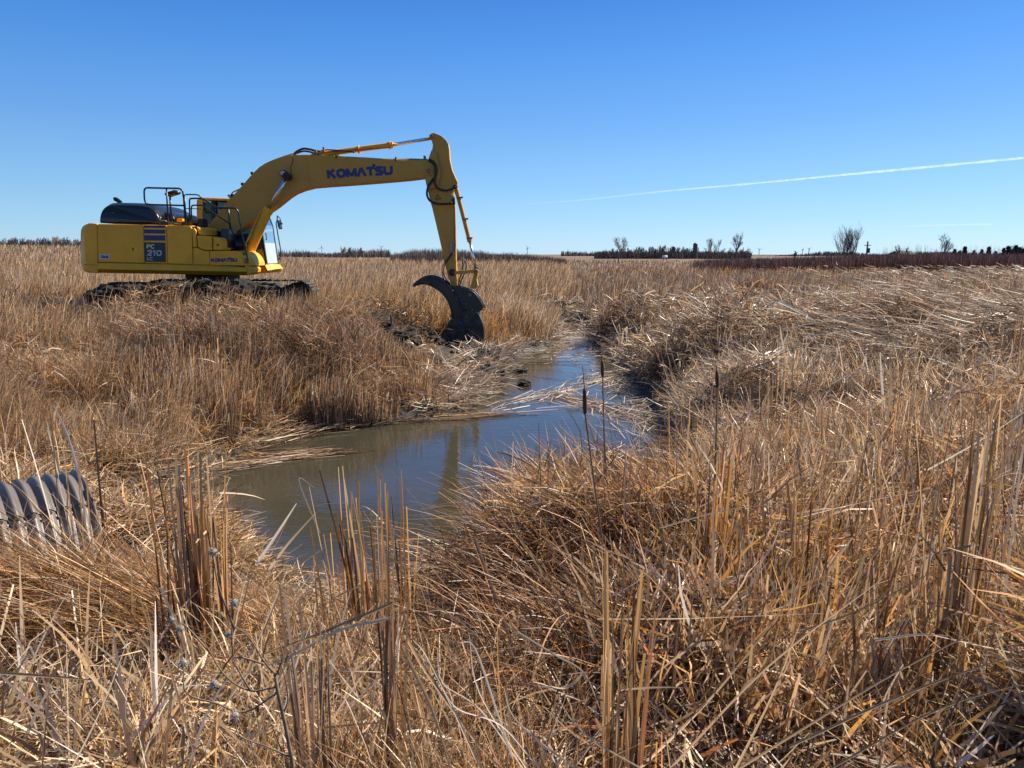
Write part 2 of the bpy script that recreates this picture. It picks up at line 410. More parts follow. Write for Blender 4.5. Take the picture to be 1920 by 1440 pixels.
# --- lettering: stroke glyphs on a unit cell
GL = {
 'K': (0.98, [[(0.12, 0), (0.12, 1)], [(0.22, 0.50), (0.80, 1.0)], [(0.34, 0.58), (0.86, 0.0)]]),
 'O': (1.0, [['loop', (0.5, 0.5), 0.37, 0.40]]),
 'M': (1.15, [[(0.12, 0), (0.12, 1)], [(0.12, 0.95), (0.575, 0.12)], [(0.575, 0.12), (1.03, 0.95)], [(1.03, 1), (1.03, 0)]]),
 'A': (1.0, [[(0.08, 0), (0.46, 1)], [(0.46, 1), (0.90, 0)]]),
 'T': (0.86, [[(0.43, 0), (0.43, 0.86)], [(0.0, 0.90), (0.86, 0.90)]]),
 'S': (0.92, [[(0.84, 0.80), (0.70, 0.90), (0.30, 0.90), (0.12, 0.76), (0.22, 0.58), (0.70, 0.44), (0.80, 0.28), (0.66, 0.10), (0.22, 0.10), (0.06, 0.20)]]),
 'U': (0.98, [[(0.12, 1), (0.12, 0.32), (0.26, 0.12), (0.49, 0.09), (0.72, 0.12), (0.86, 0.32), (0.86, 1)]]),
 'P': (0.88, [[(0.12, 0), (0.12, 1)], [(0.12, 0.90), (0.56, 0.90), (0.74, 0.78), (0.74, 0.56), (0.56, 0.44), (0.20, 0.44)]]),
 'C': (0.88, [[(0.82, 0.80), (0.66, 0.91), (0.32, 0.91), (0.12, 0.72), (0.12, 0.28), (0.32, 0.09), (0.66, 0.09), (0.82, 0.20)]]),
 'L': (0.74, [[(0.12, 1), (0.12, 0)], [(0.12, 0.10), (0.70, 0.10)]]),
 'D': (0.92, [[(0.12, 0), (0.12, 1)], [(0.12, 0.90), (0.50, 0.90), (0.78, 0.70), (0.78, 0.30), (0.50, 0.10), (0.12, 0.10)]]),
 'I': (0.36, [[(0.18, 0), (0.18, 1)]]),
 '2': (0.92, [[(0.12, 0.74), (0.28, 0.90), (0.60, 0.91), (0.78, 0.72), (0.66, 0.48), (0.14, 0.10), (0.84, 0.10)]]),
 '1': (0.56, [[(0.32, 0), (0.32, 1)], [(0.06, 0.76), (0.30, 0.90)]]),
 '0': (0.94, [['loop', (0.47, 0.5), 0.35, 0.41]]),
}
def lettering(name, text, p0, p1, h_px, Y, y_face, mat, parent, thick=0.22, slant=0.0, dot=None):
    """text from pixel p0 to pixel p1 along the baseline, h_px tall, on plane Y, standing proud of y_face"""
    A, B = np.array(at_plane(*p0, Y))[[0, 2]], np.array(at_plane(*p1, Y))[[0, 2]]
    h = abs(at_plane(p0[0], p0[1] - h_px, Y)[2] - at_plane(*p0, Y)[2])
    widths = [GL[c][0] for c in text]; gap = 0.05
    total = sum(widths) + gap * (len(text) - 1)
    ex = (B - A) / total; L = np.linalg.norm(B - A) / total
    ez = np.array([-(B - A)[1], (B - A)[0]]) / np.linalg.norm(B - A) * h
    mb = MB(); x0 = 0.0; k = 0
    def put(P, cx):
        nonlocal k
        # ribbon of a polyline in cell units
        P = [np.array(p, float) for p in P]; n = len(P); V = []
        asp = L / h
        def w(p): q = A + ex * (cx + p[0] + slant * p[1]) + ez * p[1]; return q
        Wp = [w(p) for p in P]
        th = thick * h
        offs = []
        for i in range(n):
            d1 = Wp[i] - Wp[i-1] if i > 0 else Wp[1] - Wp[0]
            d2 = Wp[i+1] - Wp[i] if i < n - 1 else d1
            d1 = d1 / np.linalg.norm(d1); d2 = d2 / np.linalg.norm(d2)
            m = d1 + d2; m /= np.linalg.norm(m); nn = np.array([-m[1], m[0]])
            offs.append(nn * th / 2 / max(0.5, abs(np.dot(m, d1))))
        yf = y_face - 0.003 - 0.0007 * (k % 4); k += 1
        top = [Wp[i] + offs[i] for i in range(n)]; bot = [Wp[i] - offs[i] for i in range(n)]
        V = [(p[0], yf, p[1]) for p in top] + [(p[0], yf, p[1]) for p in bot]
        mb.add(V, [(i, i + 1, n + i + 1, n + i) for i in range(n - 1)])
    for c in text:
        for st in GL[c][1]:
            if st[0] == 'loop':
                (cx, cz), rx, rz = st[1], st[2], st[3]
                pts = [(cx + rx * math.copysign(abs(math.cos(a)) ** 0.8, math.cos(a)), cz + rz * math.copysign(abs(math.sin(a)) ** 0.8, math.sin(a))) for a in np.linspace(0, 2 * math.pi, 21)]
                put(pts, x0)
            else: put(st, x0)
        if dot is not None and c == 'T':
            put([(GL[c][0] - 0.16, 1.16), (GL[c][0] + 0.16, 1.16)], x0)
        x0 += GL[c][0] + gap
    return mb.obj(name, M[mat], parent)

# --- tracks and undercarriage
track_z0, track_h, track_len = 0.93, 0.92, 4.45
xc = at_plane(398, 500, YC)[0]
for side in (-1, 1):
    yc = YC + side * 1.19
    tr = MB(); rr = track_h / 2; half = track_len / 2 - rr
    P = []
    per = 2 * (2 * half) + 2 * math.pi * rr; n = 49
    for i in range(n):
        s = per * i / n
        if s < 2 * half: x, z, a = -half + s, track_h, 0
        elif s < 2 * half + math.pi * rr:
            w = (s - 2 * half) / rr; x, z, a = half + rr * math.sin(w), rr + rr * math.cos(w), -w
        elif s < 4 * half + math.pi * rr: x, z, a = half - (s - 2 * half - math.pi * rr), 0, math.pi
        else:
            w = (s - 4 * half - math.pi * rr) / rr; x, z, a = -half - rr * math.sin(w), rr - rr * math.cos(w), math.pi - w
        c, sn = math.cos(a), math.sin(a)
        sh = [(-0.085, -0.03), (0.085, -0.03), (0.085, 0.0), (0.03, 0.0), (0.02, 0.03), (0.0, 0.03), (-0.01, 0.0), (-0.085, 0.0)]
        tr.prism([(xc + x + p * c - q * sn, track_z0 + z + p * sn + q * c) for p, q in sh], yc - 0.3, yc + 0.3)
    t = tr.obj('track', M['dark'], exc)
    fr = MB().box(xc - half, xc + half, yc - 0.2, yc + 0.2, track_z0 + 0.2, track_z0 + 0.66).obj('track_frame', M['dark'], t, bevel=0.03)
    for xx, nm in ((-half, 'sprocket'), (half, 'idler_wheel')):
        w = MB().tube([(xc + xx, yc - 0.16, track_z0 + rr), (xc + xx, yc + 0.16, track_z0 + rr)], rr - 0.05, 20)
        w.tube([(xc + xx, yc - 0.22, track_z0 + rr), (xc + xx, yc + 0.22, track_z0 + rr)], 0.14, 16)
        w.obj(nm, M['dark'], t)
    for k in range(7):
        x = xc - half + 0.35 + k * 0.43
        MB().tube([(x, yc - 0.2, track_z0 + 0.12), (x, yc + 0.2, track_z0 + 0.12)], 0.09, 12).obj('roller', M['dark'], t)
MB().box(xc - 0.9, xc + 0.9, YC - 0.9, YC + 0.9, track_z0 + 0.35, track_z0 + 0.8).tube([(xc, YC, track_z0 + 0.8), (xc, YC, 2.12)], 0.62, 32).obj('slew_ring', M['dark'], exc, bevel=0.02)

# --- counterweight (plan curved at the tail, rounded upper corner)
cw = [(182, 419.5), (172, 418.2), (165, 418.2), (160, 420.5), (156.3, 424.5), (154.2, 431), (153.6, 440), (154, 465), (155, 487), (156, 496), (157, 503), (160, 508.5), (166, 511.2), (182, 512.2)]
mb = MB(); V = []; ys = np.linspace(0, 1, 15); out = pl(cw, YN)
xref = out[0][0]
for t in ys:
    yy = YN + (YF - YN) * t; s = (2 * t - 1)
    bulge = 0.42 * (1 - abs(s) ** 2.6)
    for i, (x, z) in enumerate(out):
        f = min(1.0, (xref - x) / (xref - min(p[0] for p in out)) * 1.2)
        edge = 0.06 * max(0, (abs(s) - 0.93) / 0.07) * f
        V.append((x - bulge * f + edge, yy, z))
n = len(out); F = [tuple(range(n)), tuple(range(len(V) - 1, len(V) - n - 1, -1))]
for i in range(len(ys) - 1):
    for k in range(n): F.append((i*n + k, i*n + (k+1) % n, (i+1)*n + (k+1) % n, (i+1)*n + k))
cwo = mesh_obj('counterweight', V, F, M['yellow'], exc, bevel=0.02, smooth=False)
prism('seam', [(156.3, 496.2), (182, 496.6), (182, 497.2), (156.5, 496.8)], YN, YN - 0.004, YN + 0.05, 'seam', cwo, bevel=0)

# --- rear body core (panels hang on it), floor, skirt
core = MB().prism(pl([(182.5, 424), (358, 427), (360.5, 508), (183.5, 508)], YN), YN + 0.06, YF - 0.06).obj('body', M['seam'], exc)
MB().prism(pl([(360, 470), (456, 474), (458, 505), (360, 507)], YN), YN + 0.06, YN + 0.9).obj('front_body', M['seam'], exc, bevel=0.01)
MB().prism(pl([(355, 489), (452, 490), (462, 505), (355, 507)], YC), YN + 0.9, YC + 0.35).obj('swing_frame', M['yellow'], exc, bevel=0.02)
sk = MB()
a, b_ = pl([(183, 492.5), (183, 504.5), (183, 511.8)], YN), pl([(462, 497.8), (462, 509.5), (457, 517)], YN)
V = []
for (t, md, bt), e in ((a, 0), (b_, 0.06)):
    V += [(t[0], YN + 0.015 + e, t[1]), (md[0], YN - 0.035 + e, md[1]), (bt[0], YN + 0.12 + e, bt[1]), (bt[0], YN + 0.5, bt[1] + 0.01), (t[0], YN + 0.5, t[1])]
sk.add(V, [(0, 1, 2, 3, 4), (9, 8, 7, 6, 5)] + [(i, i + 5, (i + 1) % 5 + 5, (i + 1) % 5) for i in range(5)])
skirt = sk.obj('side_skirt', M['yellow'], exc, bevel=0.008)
# rounded front end of the skirt
prism('skirt_end', [(462.5, 498), (472, 500.5), (475, 505), (474.5, 511), (470, 514.5), (461, 516.5)], YN, YN + 0.03, YN + 0.55, 'yellow', bevel=0.03)
prism('deck', [(182, 419.3), (358, 422.8), (358, 424.8), (182, 421.3)], YN, YN + 0.06, YF - 0.02, 'yellow', bevel=0.006)
# far side wall
MB().prism(pl([(186, 424), (356, 426), (356, 505), (186, 505)], YF), YF - 0.055, YF).obj('far_side_panel', M['yellow'], exc, bevel=0.01)

def panel(name, pts, y0=YN, mat='yellow', th=0.05, bevel=0.008):
    return prism(name, pts, YN, y0, y0 + th, mat, bevel=bevel)
ed = panel('engine_door', [(182.6, 420.3), (268.3, 421.6), (270.8, 493.0), (184.4, 491.4)])
prism('door_latch', [(246.5, 463), (259, 463.4), (259, 471), (246.5, 470.6)], YN, YN - 0.006, YN + 0.002, 'yellow', ed, bevel=0.003)
prism('latch_slot', [(248, 464.4), (251, 464.5), (251, 469.6), (248, 469.4)], YN, YN - 0.010, YN - 0.004, 'red', ed, bevel=0)
st = prism('sticker', [(185.5, 476.5), (207, 477.5), (207, 486.5), (185.7, 485.6)], YN, YN - 0.004, YN + 0.001, 'sticker', ed, bevel=0)
lettering('lettering', 'DMI', (189.5, 483.8), (203.5, 484.4), 5.2, YN, YN - 0.005, 'navy', st, thick=0.28)
cp = panel('striped_panel', [(269.3, 421.7), (311.6, 422.6), (313.6, 494.4), (271.6, 493.2)])
for k, (a0, a1) in enumerate([(422.3, 426.8), (430.2, 437.6), (440.8, 450.8)]):
    prism('stripe', [(269.8 + k * .2, a0), (309.6 + k * .1, a0 + .7), (309.9 + k * .1, a1 + .6), (269.9 + k * .2, a1)], YN, YN - 0.004, YN + 0.001, 'navy', cp, bevel=0)
badge = prism('model_plate', [(270.3, 454.3), (310.2, 455.0), (311.3, 491.8), (271.3, 490.6)], YN, YN - 0.004, YN + 0.001, 'navy_dark', cp, bevel=0)
lettering('lettering', 'PC', (274.8, 465.6), (289.8, 466.0), 7.8, YN, YN - 0.005, 'letter_pale', badge, 0.27, 0.12)
lettering('lettering', '210', (275.2, 479.2), (303.6, 479.8), 10.4, YN, YN - 0.005, 'letter_grey', badge, 0.25, 0.12)
lettering('lettering', 'LC', (276, 487.8), (286.5, 488.2), 6.2, YN, YN - 0.005, 'letter_grey', badge, 0.25, 0.12)
panel('pump_door', [(312.6, 422.7), (353, 423.6), (357, 424.3), (359.2, 428), (361.2, 495.6), (314.6, 494.4)])
panel('corner_panel', [(360.2, 427), (364, 427.8), (367.6, 433), (367.4, 441), (369.2, 463.4), (361.6, 463.2)])
panel('lower_panel', [(361.8, 464.4), (370, 464.6), (377, 468.6), (385, 470.4), (392.3, 470.8), (393.4, 496.6), (362.4, 495.9)])
# tool box, step block and yellow slope on the deck
tbx = prism('tool_box', [(368.6, 441.2), (396, 443), (396.5, 469.8), (385, 469.2), (376.5, 467.4), (370.2, 462.6)], YN, YN + 0.01, YN + 0.62, 'yellow', bevel=0.02)
for k in range(5):
    prism('tread_rib', [(371 + k * 4.2, 446), (373 + k * 4.2, 446), (386 + k * 2, 458 + k), (384.4 + k * 2, 458 + k)], YN, YN + 0.004, YN + 0.012, 'yellow', tbx, bevel=0)
prism('step_box', [(396.8, 444), (412, 445.5), (414.4, 449), (415.2, 469.8), (397, 469.8)], YN, YN + 0.05, YN + 0.60, 'yellow', bevel=0.03)
prism('fuel_cap', [(405.2, 457.5), (408.4, 457.5), (408.4, 461), (405.2, 461)], YN, YN + 0.03, YN + 0.055, 'navy', bevel=0.004)
mbx = MB(); q = pl([(365, 424), (384, 426), (385, 441), (369.5, 441)], YN)
mbx.add([(q[0][0], YN + .08, q[0][1]), (q[1][0] - .15, YN + .08, q[1][1] - 0.02), (q[2][0], YN + .06, q[2][1]), (q[3][0], YN + .06, q[3][1]),
         (q[0][0], YN + .7, q[0][1]), (q[1][0], YN + .7, q[1][1]), (q[2][0], YN + .7, q[2][1]), (q[3][0], YN + .7, q[3][1])],
        [(0, 1, 2, 3), (7, 6, 5, 4), (0, 4, 5, 1), (1, 5, 6, 2), (2, 6, 7, 3), (3, 7, 4, 0)])
mbx.obj('sloping_cover', M['yellow'], exc, bevel=0.03)
prism('battery_box', [(411.5, 428.5), (427, 429.5), (427.5, 451), (424.5, 454), (424.5, 467), (413, 467)], YN + 0.3, YN + 0.35, YN + 0.85, 'navy_dark', bevel=0.015)
# nose: side face curves round to the sloping lit front
nose = MB(); prof_near = [(393.8, 470.8), (440, 470.6), (445, 471.3), (449, 474), (452.4, 479), (454.6, 485), (456, 492), (456.4, 497.8), (394.2, 496.8)]
prof_mid = [(393.8, 470.5), (446, 470.4), (454, 471.6), (461, 475), (466, 480), (470, 486), (472.6, 492), (473.6, 498.2), (394.2, 496.8)]
S_ = [(pl(prof_near, YN), YN), (pl(prof_near, YN), YN + 0.03), (pl(prof_mid, YN), YN + 0.16), (pl(prof_mid, YN), YN + 0.85)]
V = []; n = len(prof_near)
for P_, y in S_: V += [(x, y, z) for x, z in P_]
V = [(x, y, z) for x, y, z in V]
F = [tuple(range(n)), tuple(range(4 * n - 1, 3 * n - 1, -1))]
for i in range(3):
    for k in range(n): F.append((i*n + k, i*n + (k+1) % n, (i+1)*n + (k+1) % n, (i+1)*n + k))
nose_o = mesh_obj('nose_panel', V, F, M['yellow'], exc)
lettering('lettering', 'KOMATSU', (396.2, 491.0), (445.0, 490.2), 6.3, YN, YN - 0.001, 'navy', nose_o, 0.36, 0.0, dot=1)
for k in range(3):
    prism('warning_mark', [(458.2, 484.3 + 3.6 * k), (464.5, 484.6 + 3.6 * k), (464.9, 486.6 + 3.6 * k), (458.6, 486.3 + 3.6 * k)], YN, YN + 0.028, YN + 0.07, 'navy', nose_o, bevel=0)
prism('bracket', [(452, 470), (472, 472), (478, 483), (474, 487), (455, 480)], YN + 0.6, YN + 0.6, YN + 0.9, 'yellow', bevel=0.01)

# --- engine hood, black and domed
def dome(name, prof, Y, y0, y1, mat, parent, inset=0.22, levels=6):
    P_ = pl(prof, Y); zb = min(p[1] for p in P_); zt = max(p[1] for p in P_); xm = 0.5 * (P_[0][0] + P_[-1][0])
    V = []; n = len(P_); rows = []
    for j in range(2 * levels + 1):
        s = -1 + j / levels; yy = 0.5 * (y0 + y1) + s * 0.5 * (y1 - y0)
        k = (1 - abs(s) ** 8 * 0.16)
        for x, z in P_:
            h = (z - zb) / (zt - zb)
            V.append((x + (xm - x) * (1 - k) * h * 0.25, yy + (0.5 * (y0 + y1) - yy) * 0.10 * h ** 3, zb + (z - zb) * k))
    F = [tuple(range(n)), tuple(range(len(V) - 1, len(V) - n - 1, -1))]
    for i in range(2 * levels):
        for k in range(n): F.append((i*n + k, i*n + (k+1) % n, (i+1)*n + (k+1) % n, (i+1)*n + k))
    return mesh_obj(name, V, F, M[mat], parent, bevel=0.03, seg=3)
YH = YN + 0.45
hood = dome('engine_hood', smooth_path([(193, 418.5), (192.6, 406), (194, 393), (197.5, 385), (203, 380.2), (211, 378.4), (235, 378.6), (262, 379.6), (280, 382.5), (291, 389), (298, 397), (303, 406), (306, 419.5)], 3), YH + 0.15, YH, YF - 0.15, 'black', exc)
dome('hood_extension', smooth_path([(297, 419), (298, 402), (304, 395.5), (318, 397), (328, 401), (333, 409), (334, 420.5)], 3), YH + 0.5, YH + 0.3, YF - 0.3, 'black', exc)
for k in range(4):
    for j in range(3):
        prism('vent', [(203.0 - k*0.6 + j * 4.2, 384.4 + 4.6 * k), (206.6 - k*0.6 + j * 4.2, 384.6 + 4.6 * k), (206.2 - k*0.6 + j * 4.2, 386.2 + 4.6 * k), (202.6 - k*0.6 + j * 4.2, 386.0 + 4.6 * k)], YH, YH + 0.12 - 0.03 * k, YH + 0.20, 'greybox', hood, bevel=0)
MB().tube(px_path([(226, 381), (221, 376), (217, 373.5), (214.5, 374)], YC, 4), [0.05, 0.06, 0.055, 0.05] + [0.05] * 9, 10).obj('exhaust_stub', M['black'], exc)
# things on the deck behind the rails
for u0, v0, u1, v1, ya in [(296, 415, 313, 422, .1), (340, 408, 346, 423, .4), (352, 408, 362, 424, .5), (318, 413, 345, 422, .6)]:
    MB().prism(pl([(u0, v0), (u1, v0), (u1, v1), (u0, v1)], YN), YN + ya, YN + ya + 0.3).obj('deck_box', M['rail'], exc, bevel=0.02)
prism('filler_cap', [(331, 409.5), (342, 410), (342, 416), (331, 416)], YN + 0.6, YN + 0.6, YN + 0.8, 'yellow', bevel=0.02)
MB().tube([at_plane(300, 420, YN + .2), at_plane(303, 415.5, YN + .2), at_plane(310, 415, YN + .2), at_plane(314, 419, YN + .2)], 0.03, 8).obj('lifting_eye', M['rust'], exc)

# --- handrails
def rail(pts, Y, r=0.017, name='handrail', rr=4.0, close=False):
    return MB().tube([at_plane(u, v, Y) for u, v in rounded(pts, rr)], r, 8).obj(name, M['rail'], exc, smooth=True)
YR = YN + 0.10
rail([(347.8, 421), (344.4, 372), (342, 357), (336, 353.2), (305, 352.8), (274, 352), (270.2, 356), (270.8, 374), (273.4, 382), (280, 383.6), (345, 385.4)], YR, 0.020)
rail([(315.5, 421), (314, 390), (312, 354.5)], YR, 0.018)
rail([(322, 421), (318.5, 366)], YR + 0.3, 0.022)
rail([(345, 371), (347.2, 366)], YR, 0.014)
rail([(348.5, 420), (345.8, 364.6)], YR, 0.022)
mir = MB()
c = at_plane(324, 363.5, YR + 0.25)
for k, (rr_, dz) in enumerate([(0.03, 0.07), (0.10, 0.06), (0.17, 0.03), (0.18, 0.0), (0.14, -0.03), (0.03, -0.05)]):
    for j in range(16):
        a = 2 * math.pi * j / 16; mir.v.append((c[0] + rr_ * math.cos(a), c[1] + rr_ * math.sin(a) * .8, c[2] + dz + 0.02 * math.cos(a)))
for k in range(5):
    for j in range(16): mir.f.append((k*16 + j, k*16 + (j+1) % 16, (k+1)*16 + (j+1) % 16, (k+1)*16 + j))
mir.f += [tuple(range(16)), tuple(range(95, 79, -1))]
mir.obj('intake_cap', M['rail'], exc, smooth=True)
rail([(348, 364.6), (366, 364.8), (373, 366), (377, 371)], YR + 0.9, 0.015)
rail([(347, 391), (379, 391.6)], YR + 0.9, 0.010)
rail([(356, 423), (355.2, 380), (355.6, 372.4), (362, 372), (379, 372), (406, 389.8), (441, 390), (446.4, 396), (453, 434), (460, 466), (464.8, 490), (464.4, 496.4), (457, 498)], YR, 0.019)
rail([(359.6, 422), (358.7, 392), (359.6, 385), (366, 384.8), (379, 384.8), (404, 401.5), (429, 418), (433.2, 427), (436, 436), (440, 439.2), (452, 439.4)], YR + 0.12, 0.017)
rail([(427.8, 390), (430, 412), (432.4, 430)], YR + 0.12, 0.022)

# --- cab, on the far side
YK = YC + 0.36; YK2 = YF - 0.02
cab = prism('cab', [(472, 470), (494.5, 470), (498.4, 497.5), (470, 497.5)], YK, YK, YK2, 'yellow', bevel=0.02)
sill = prism('cab_floor', [(379, 452), (474, 452), (474, 498), (379, 498)], YK, YK + 0.01, YK2 - 0.01, 'dark', cab, bevel=0.01)
for y0, y1 in ((YK, YK + 0.07), (YK2 - 0.07, YK2)):
    pf = MB()
    pf.prism(pl([(368.5, 376), (372.5, 371.5), (380, 371), (380, 452), (368.5, 452)], YK), y0, y1)
    pf.prism(pl([(380, 371), (470, 374.2), (473, 378), (380.2, 374.8)], YK), y0 + .002, y1 - .002)
    pf.obj('pillar_and_roof_rail', M['yellow'], cab, bevel=0.01)
    pd = MB()
    pd.prism(pl([(395.5, 376), (401, 376), (401, 452), (395.5, 452)], YK), y0 + 0.004, y1 - 0.004)
    pd.prism(pl([(468, 378), (473, 378), (489, 420), (500.5, 494), (496, 494), (485.5, 424)], YK), y0 + 0.004, y1 - 0.004)
    pd.prism(pl([(380.3, 445), (475, 445), (475, 451.8), (380.3, 451.8)], YK), y0 + 0.006, y1 - 0.006)
    pd.prism(pl([(470, 445), (475, 445), (477, 470), (472, 470)], YK), y0 + 0.008, y1 - 0.008)
    pd.obj('window_frame', M['rail'], cab)
    prism('side_window', [(380, 375.5), (468.5, 378.2), (485.6, 424), (492, 466), (477, 470), (474.6, 446), (380, 446)], YK, y0 + 0.03, y0 + 0.036, 'glass', cab, bevel=0)
prism('roof', [(369, 372.5), (374, 369.6), (466, 373), (472, 377.6), (380, 374.6)], YK, YK + 0.071, YK2 - 0.071, 'yellow', cab, bevel=0.006)
prism('rear_wall', [(369, 377), (372, 377), (372, 452), (369, 452)], YK, YK + 0.072, YK2 - 0.072, 'yellow', cab, bevel=0)
# windscreen between the two slanted front pillars
A0 = pl([(472, 379), (488.8, 421), (493.9, 455), (499.6, 494)], YK)
MB().add([(A0[k][0], y_, A0[k][1]) for y_ in (YK + .07, YK2 - .07) for k in (0, 1, 2)], [(0, 1, 4, 3), (1, 2, 5, 4)]).obj('windscreen', M['glass'], cab)
M['pane'] = simple('pale_lower_window', (0.40, 0.46, 0.46), (0.46, 0.52, 0.52), 3, rough=0.12, coat=0.3)  # bright reflection on the lower glass painted as an opaque pale colour
MB().add([(A0[k][0], y_, A0[k][1]) for y_ in (YK + .07, YK2 - .07) for k in (2, 3)], [(0, 1, 3, 2)]).obj('lower_windscreen', M['pane'], cab)
seat = MB().prism(pl([(430, 455), (456, 455), (456, 446), (438, 445), (434, 405), (428, 405)], YK + .5), YK + 0.35, YK + 0.85)
seat.obj('seat', M['rail'], cab, bevel=0.03)
prism('lower_trim', [(470, 498.0), (499, 498.0), (499, 499.6), (470, 499.6)], YK, YK - 0.01, YK2, 'dark', cab, bevel=0)
prism('cab_base', [(468, 499.8), (499, 499.6), (509, 506), (507, 509), (500, 511.5), (485, 513), (468, 513)], YK, YK - 0.02, YK2, 'yellow', cab, bevel=0.01)
mbx = MB(); q = pl([(498.5, 497.2), (505, 496.6), (511.5, 505), (504, 507.6)], YK - 0.05)
mbx.add([(q[0][0], YK - .12, q[0][1]), (q[1][0], YK + .2, q[1][1] + .02), (q[2][0], YK + .2, q[2][1]), (q[3][0], YK - .12, q[3][1]),
         (q[0][0], YK + .8, q[0][1]), (q[1][0], YK + .8, q[1][1]), (q[2][0], YK + .8, q[2][1]), (q[3][0], YK + .8, q[3][1])],
        [(0, 1, 2, 3), (7, 6, 5, 4), (0, 4, 5, 1), (1, 5, 6, 2), (2, 6, 7, 3), (3, 7, 4, 0)])
mbx.obj('front_step', M['yellow'], cab, bevel=0.01)
prism('side_step', [(475, 502.5), (488, 502), (488, 506.2), (475, 507.6)], YK, YK - 0.25, YK - 0.02, 'yellow', cab, bevel=0.01)
prism('cab_badge', [(482, 484.6), (489, 484.6), (489, 488.4), (482, 488.4)], YK, YK - 0.004, YK + 0.001, 'sticker', cab, bevel=0)
mb = MB().tube([at_plane(u, v, YK) for u, v in rounded([(520, 404), (519.6, 414), (517.4, 418), (521, 440), (525.8, 466), (525.2, 483.6), (520, 486.6)], 3)], 0.014, 8)
mb.tube([at_plane(u, v, YK) for u, v in rounded([(520, 406.5), (524, 407), (527.6, 418.5)], 2)], 0.012, 8)
ma = mb.obj('mirror_bracket', M['rail'], cab)
prism('mirror', [(520.2, 412), (523.2, 413), (526.4, 428), (524.2, 430.5), (521.8, 424)], YK, YK - 0.06, YK + 0.16, 'rail', cab, bevel=0.02)
prism('mirror', [(526.4, 415.5), (529.2, 418), (528.6, 421.6), (526.2, 420.4)], YK, YK - 0.05, YK + 0.05, 'rail', cab, bevel=0.01)
MB().tube([at_plane(u, v, YK) for u, v in rounded([(497, 438), (498.5, 437.5), (499.8, 448.5), (498.4, 450)], 1.2)], 0.012, 6).obj('door_handle', M['rail'], cab)

# --- dark machinery in the boom well
dm = MB()
dm.prism(pl([(396, 430), (420, 437), (420, 470), (398, 470)], YN + .9), YN + 0.95, YN + 1.05)
dm.prism(pl([(424, 452), (447, 437), (464, 440), (462, 470), (424, 470)], YN + .9), YN + 1.0, YC + 0.3)
for k in range(9):
    u0 = 426 + k * 3.6
    dm.tube(px_path([(u0, 466 - k), (u0 + 6, 455 - k), (u0 + 14, 452 + k), (u0 + 18, 462)], YN + 0.8 + 0.05 * k, 4), 0.03, 6)
dm.obj('hydraulic_hoses', M['rubber'], exc)
prism('boom_bracket', [(398, 436), (430, 430), (462, 446), (474, 478), (458, 490), (398, 490)], YC, YC - 0.34, YC - 0.27, 'yellow', bevel=0.01)
prism('boom_bracket', [(398, 436), (430, 430), (462, 446), (474, 478), (458, 490), (398, 490)], YC, YC + 0.27, YC + 0.34, 'yellow', bevel=0.01)

# --- boom
BY0, BY1 = YC - 0.23, YC + 0.23
boom_px = [(397, 424)] + [(404, 415), (433, 379), (455, 355.5), (473, 335), (483, 324), (492.5, 315), (503, 308.5), (515, 303.2), (530, 297.6), (546, 293), (570, 292.6), (600, 293), (633, 294.2), (690, 298.2), (746, 302),
           (785, 303), (802, 301.5), (811, 304), (817, 311), (819, 320), (817.5, 328), (812, 334), (804, 336), (796, 334.8), (768, 338.2), (720, 342.4), (661, 347), (615, 350.2), (588, 352.5), (570, 357), (555, 363), (543, 370.5), (530, 381), (520, 389), (509, 396.5),
           (480, 415), (453, 432.8), (430, 449), (418, 455), (407, 453), (399, 445), (395, 434)]
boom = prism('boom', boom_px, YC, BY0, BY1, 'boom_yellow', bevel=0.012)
lettering('lettering', 'KOMATSU', (618.8, 336.4), (739.6, 328.6), 15.6, YC, BY0 + 0.0, 'navy', boom, 0.35, 0.0, dot=1)
# raised plates and weld seams on the boom side
prism('weld_seam', [(496, 345), (497, 344.6), (520, 379), (519, 379.6)], YC, BY0 - 0.005, BY0 + 0.001, 'boom_yellow', boom, bevel=0)
prism('weld_seam', [(580, 297), (581, 297), (587, 350), (586, 350)], YC, BY0 - 0.005, BY0 + 0.001, 'boom_yellow', boom, bevel=0)
prism('weld_seam', [(769.6, 305), (770.4, 305), (771, 337), (770.2, 337)], YC, BY0 - 0.005, BY0 + 0.001, 'boom_yellow', boom, bevel=0)
prism('decal', [(571, 328), (574.5, 325.5), (579, 330), (578, 337), (573, 336)], YC, BY0 - 0.003, BY0 + 0.001, 'boom_yellow', boom, bevel=0)
def disc(name, u, v, Y, r, y0, y1, mat, parent, n=24):
    p = at_plane(u, v, Y)
    return MB().tube([(p[0], y0, p[2]), (p[0], y1, p[2])], r, n).obj(name, M[mat], parent, bevel=0.006)
disc('boom_cylinder_pin', 540.5, 328.4, YC, 0.085, BY0 - 0.16, BY1 + 0.16, 'black', exc)
disc('pin_cap', 539.5, 328.0, YC, 0.055, BY0 - 0.18, BY0 - 0.15, 'sticker', exc)
disc('arm_pin', 806.4, 323.6, YC, 0.055, YC - 0.36, YC + 0.36, 'rust', exc)
disc('boom_boss', 806.4, 323.6, YC, 0.10, YC - 0.31, YC + 0.31, 'boom_yellow', exc)
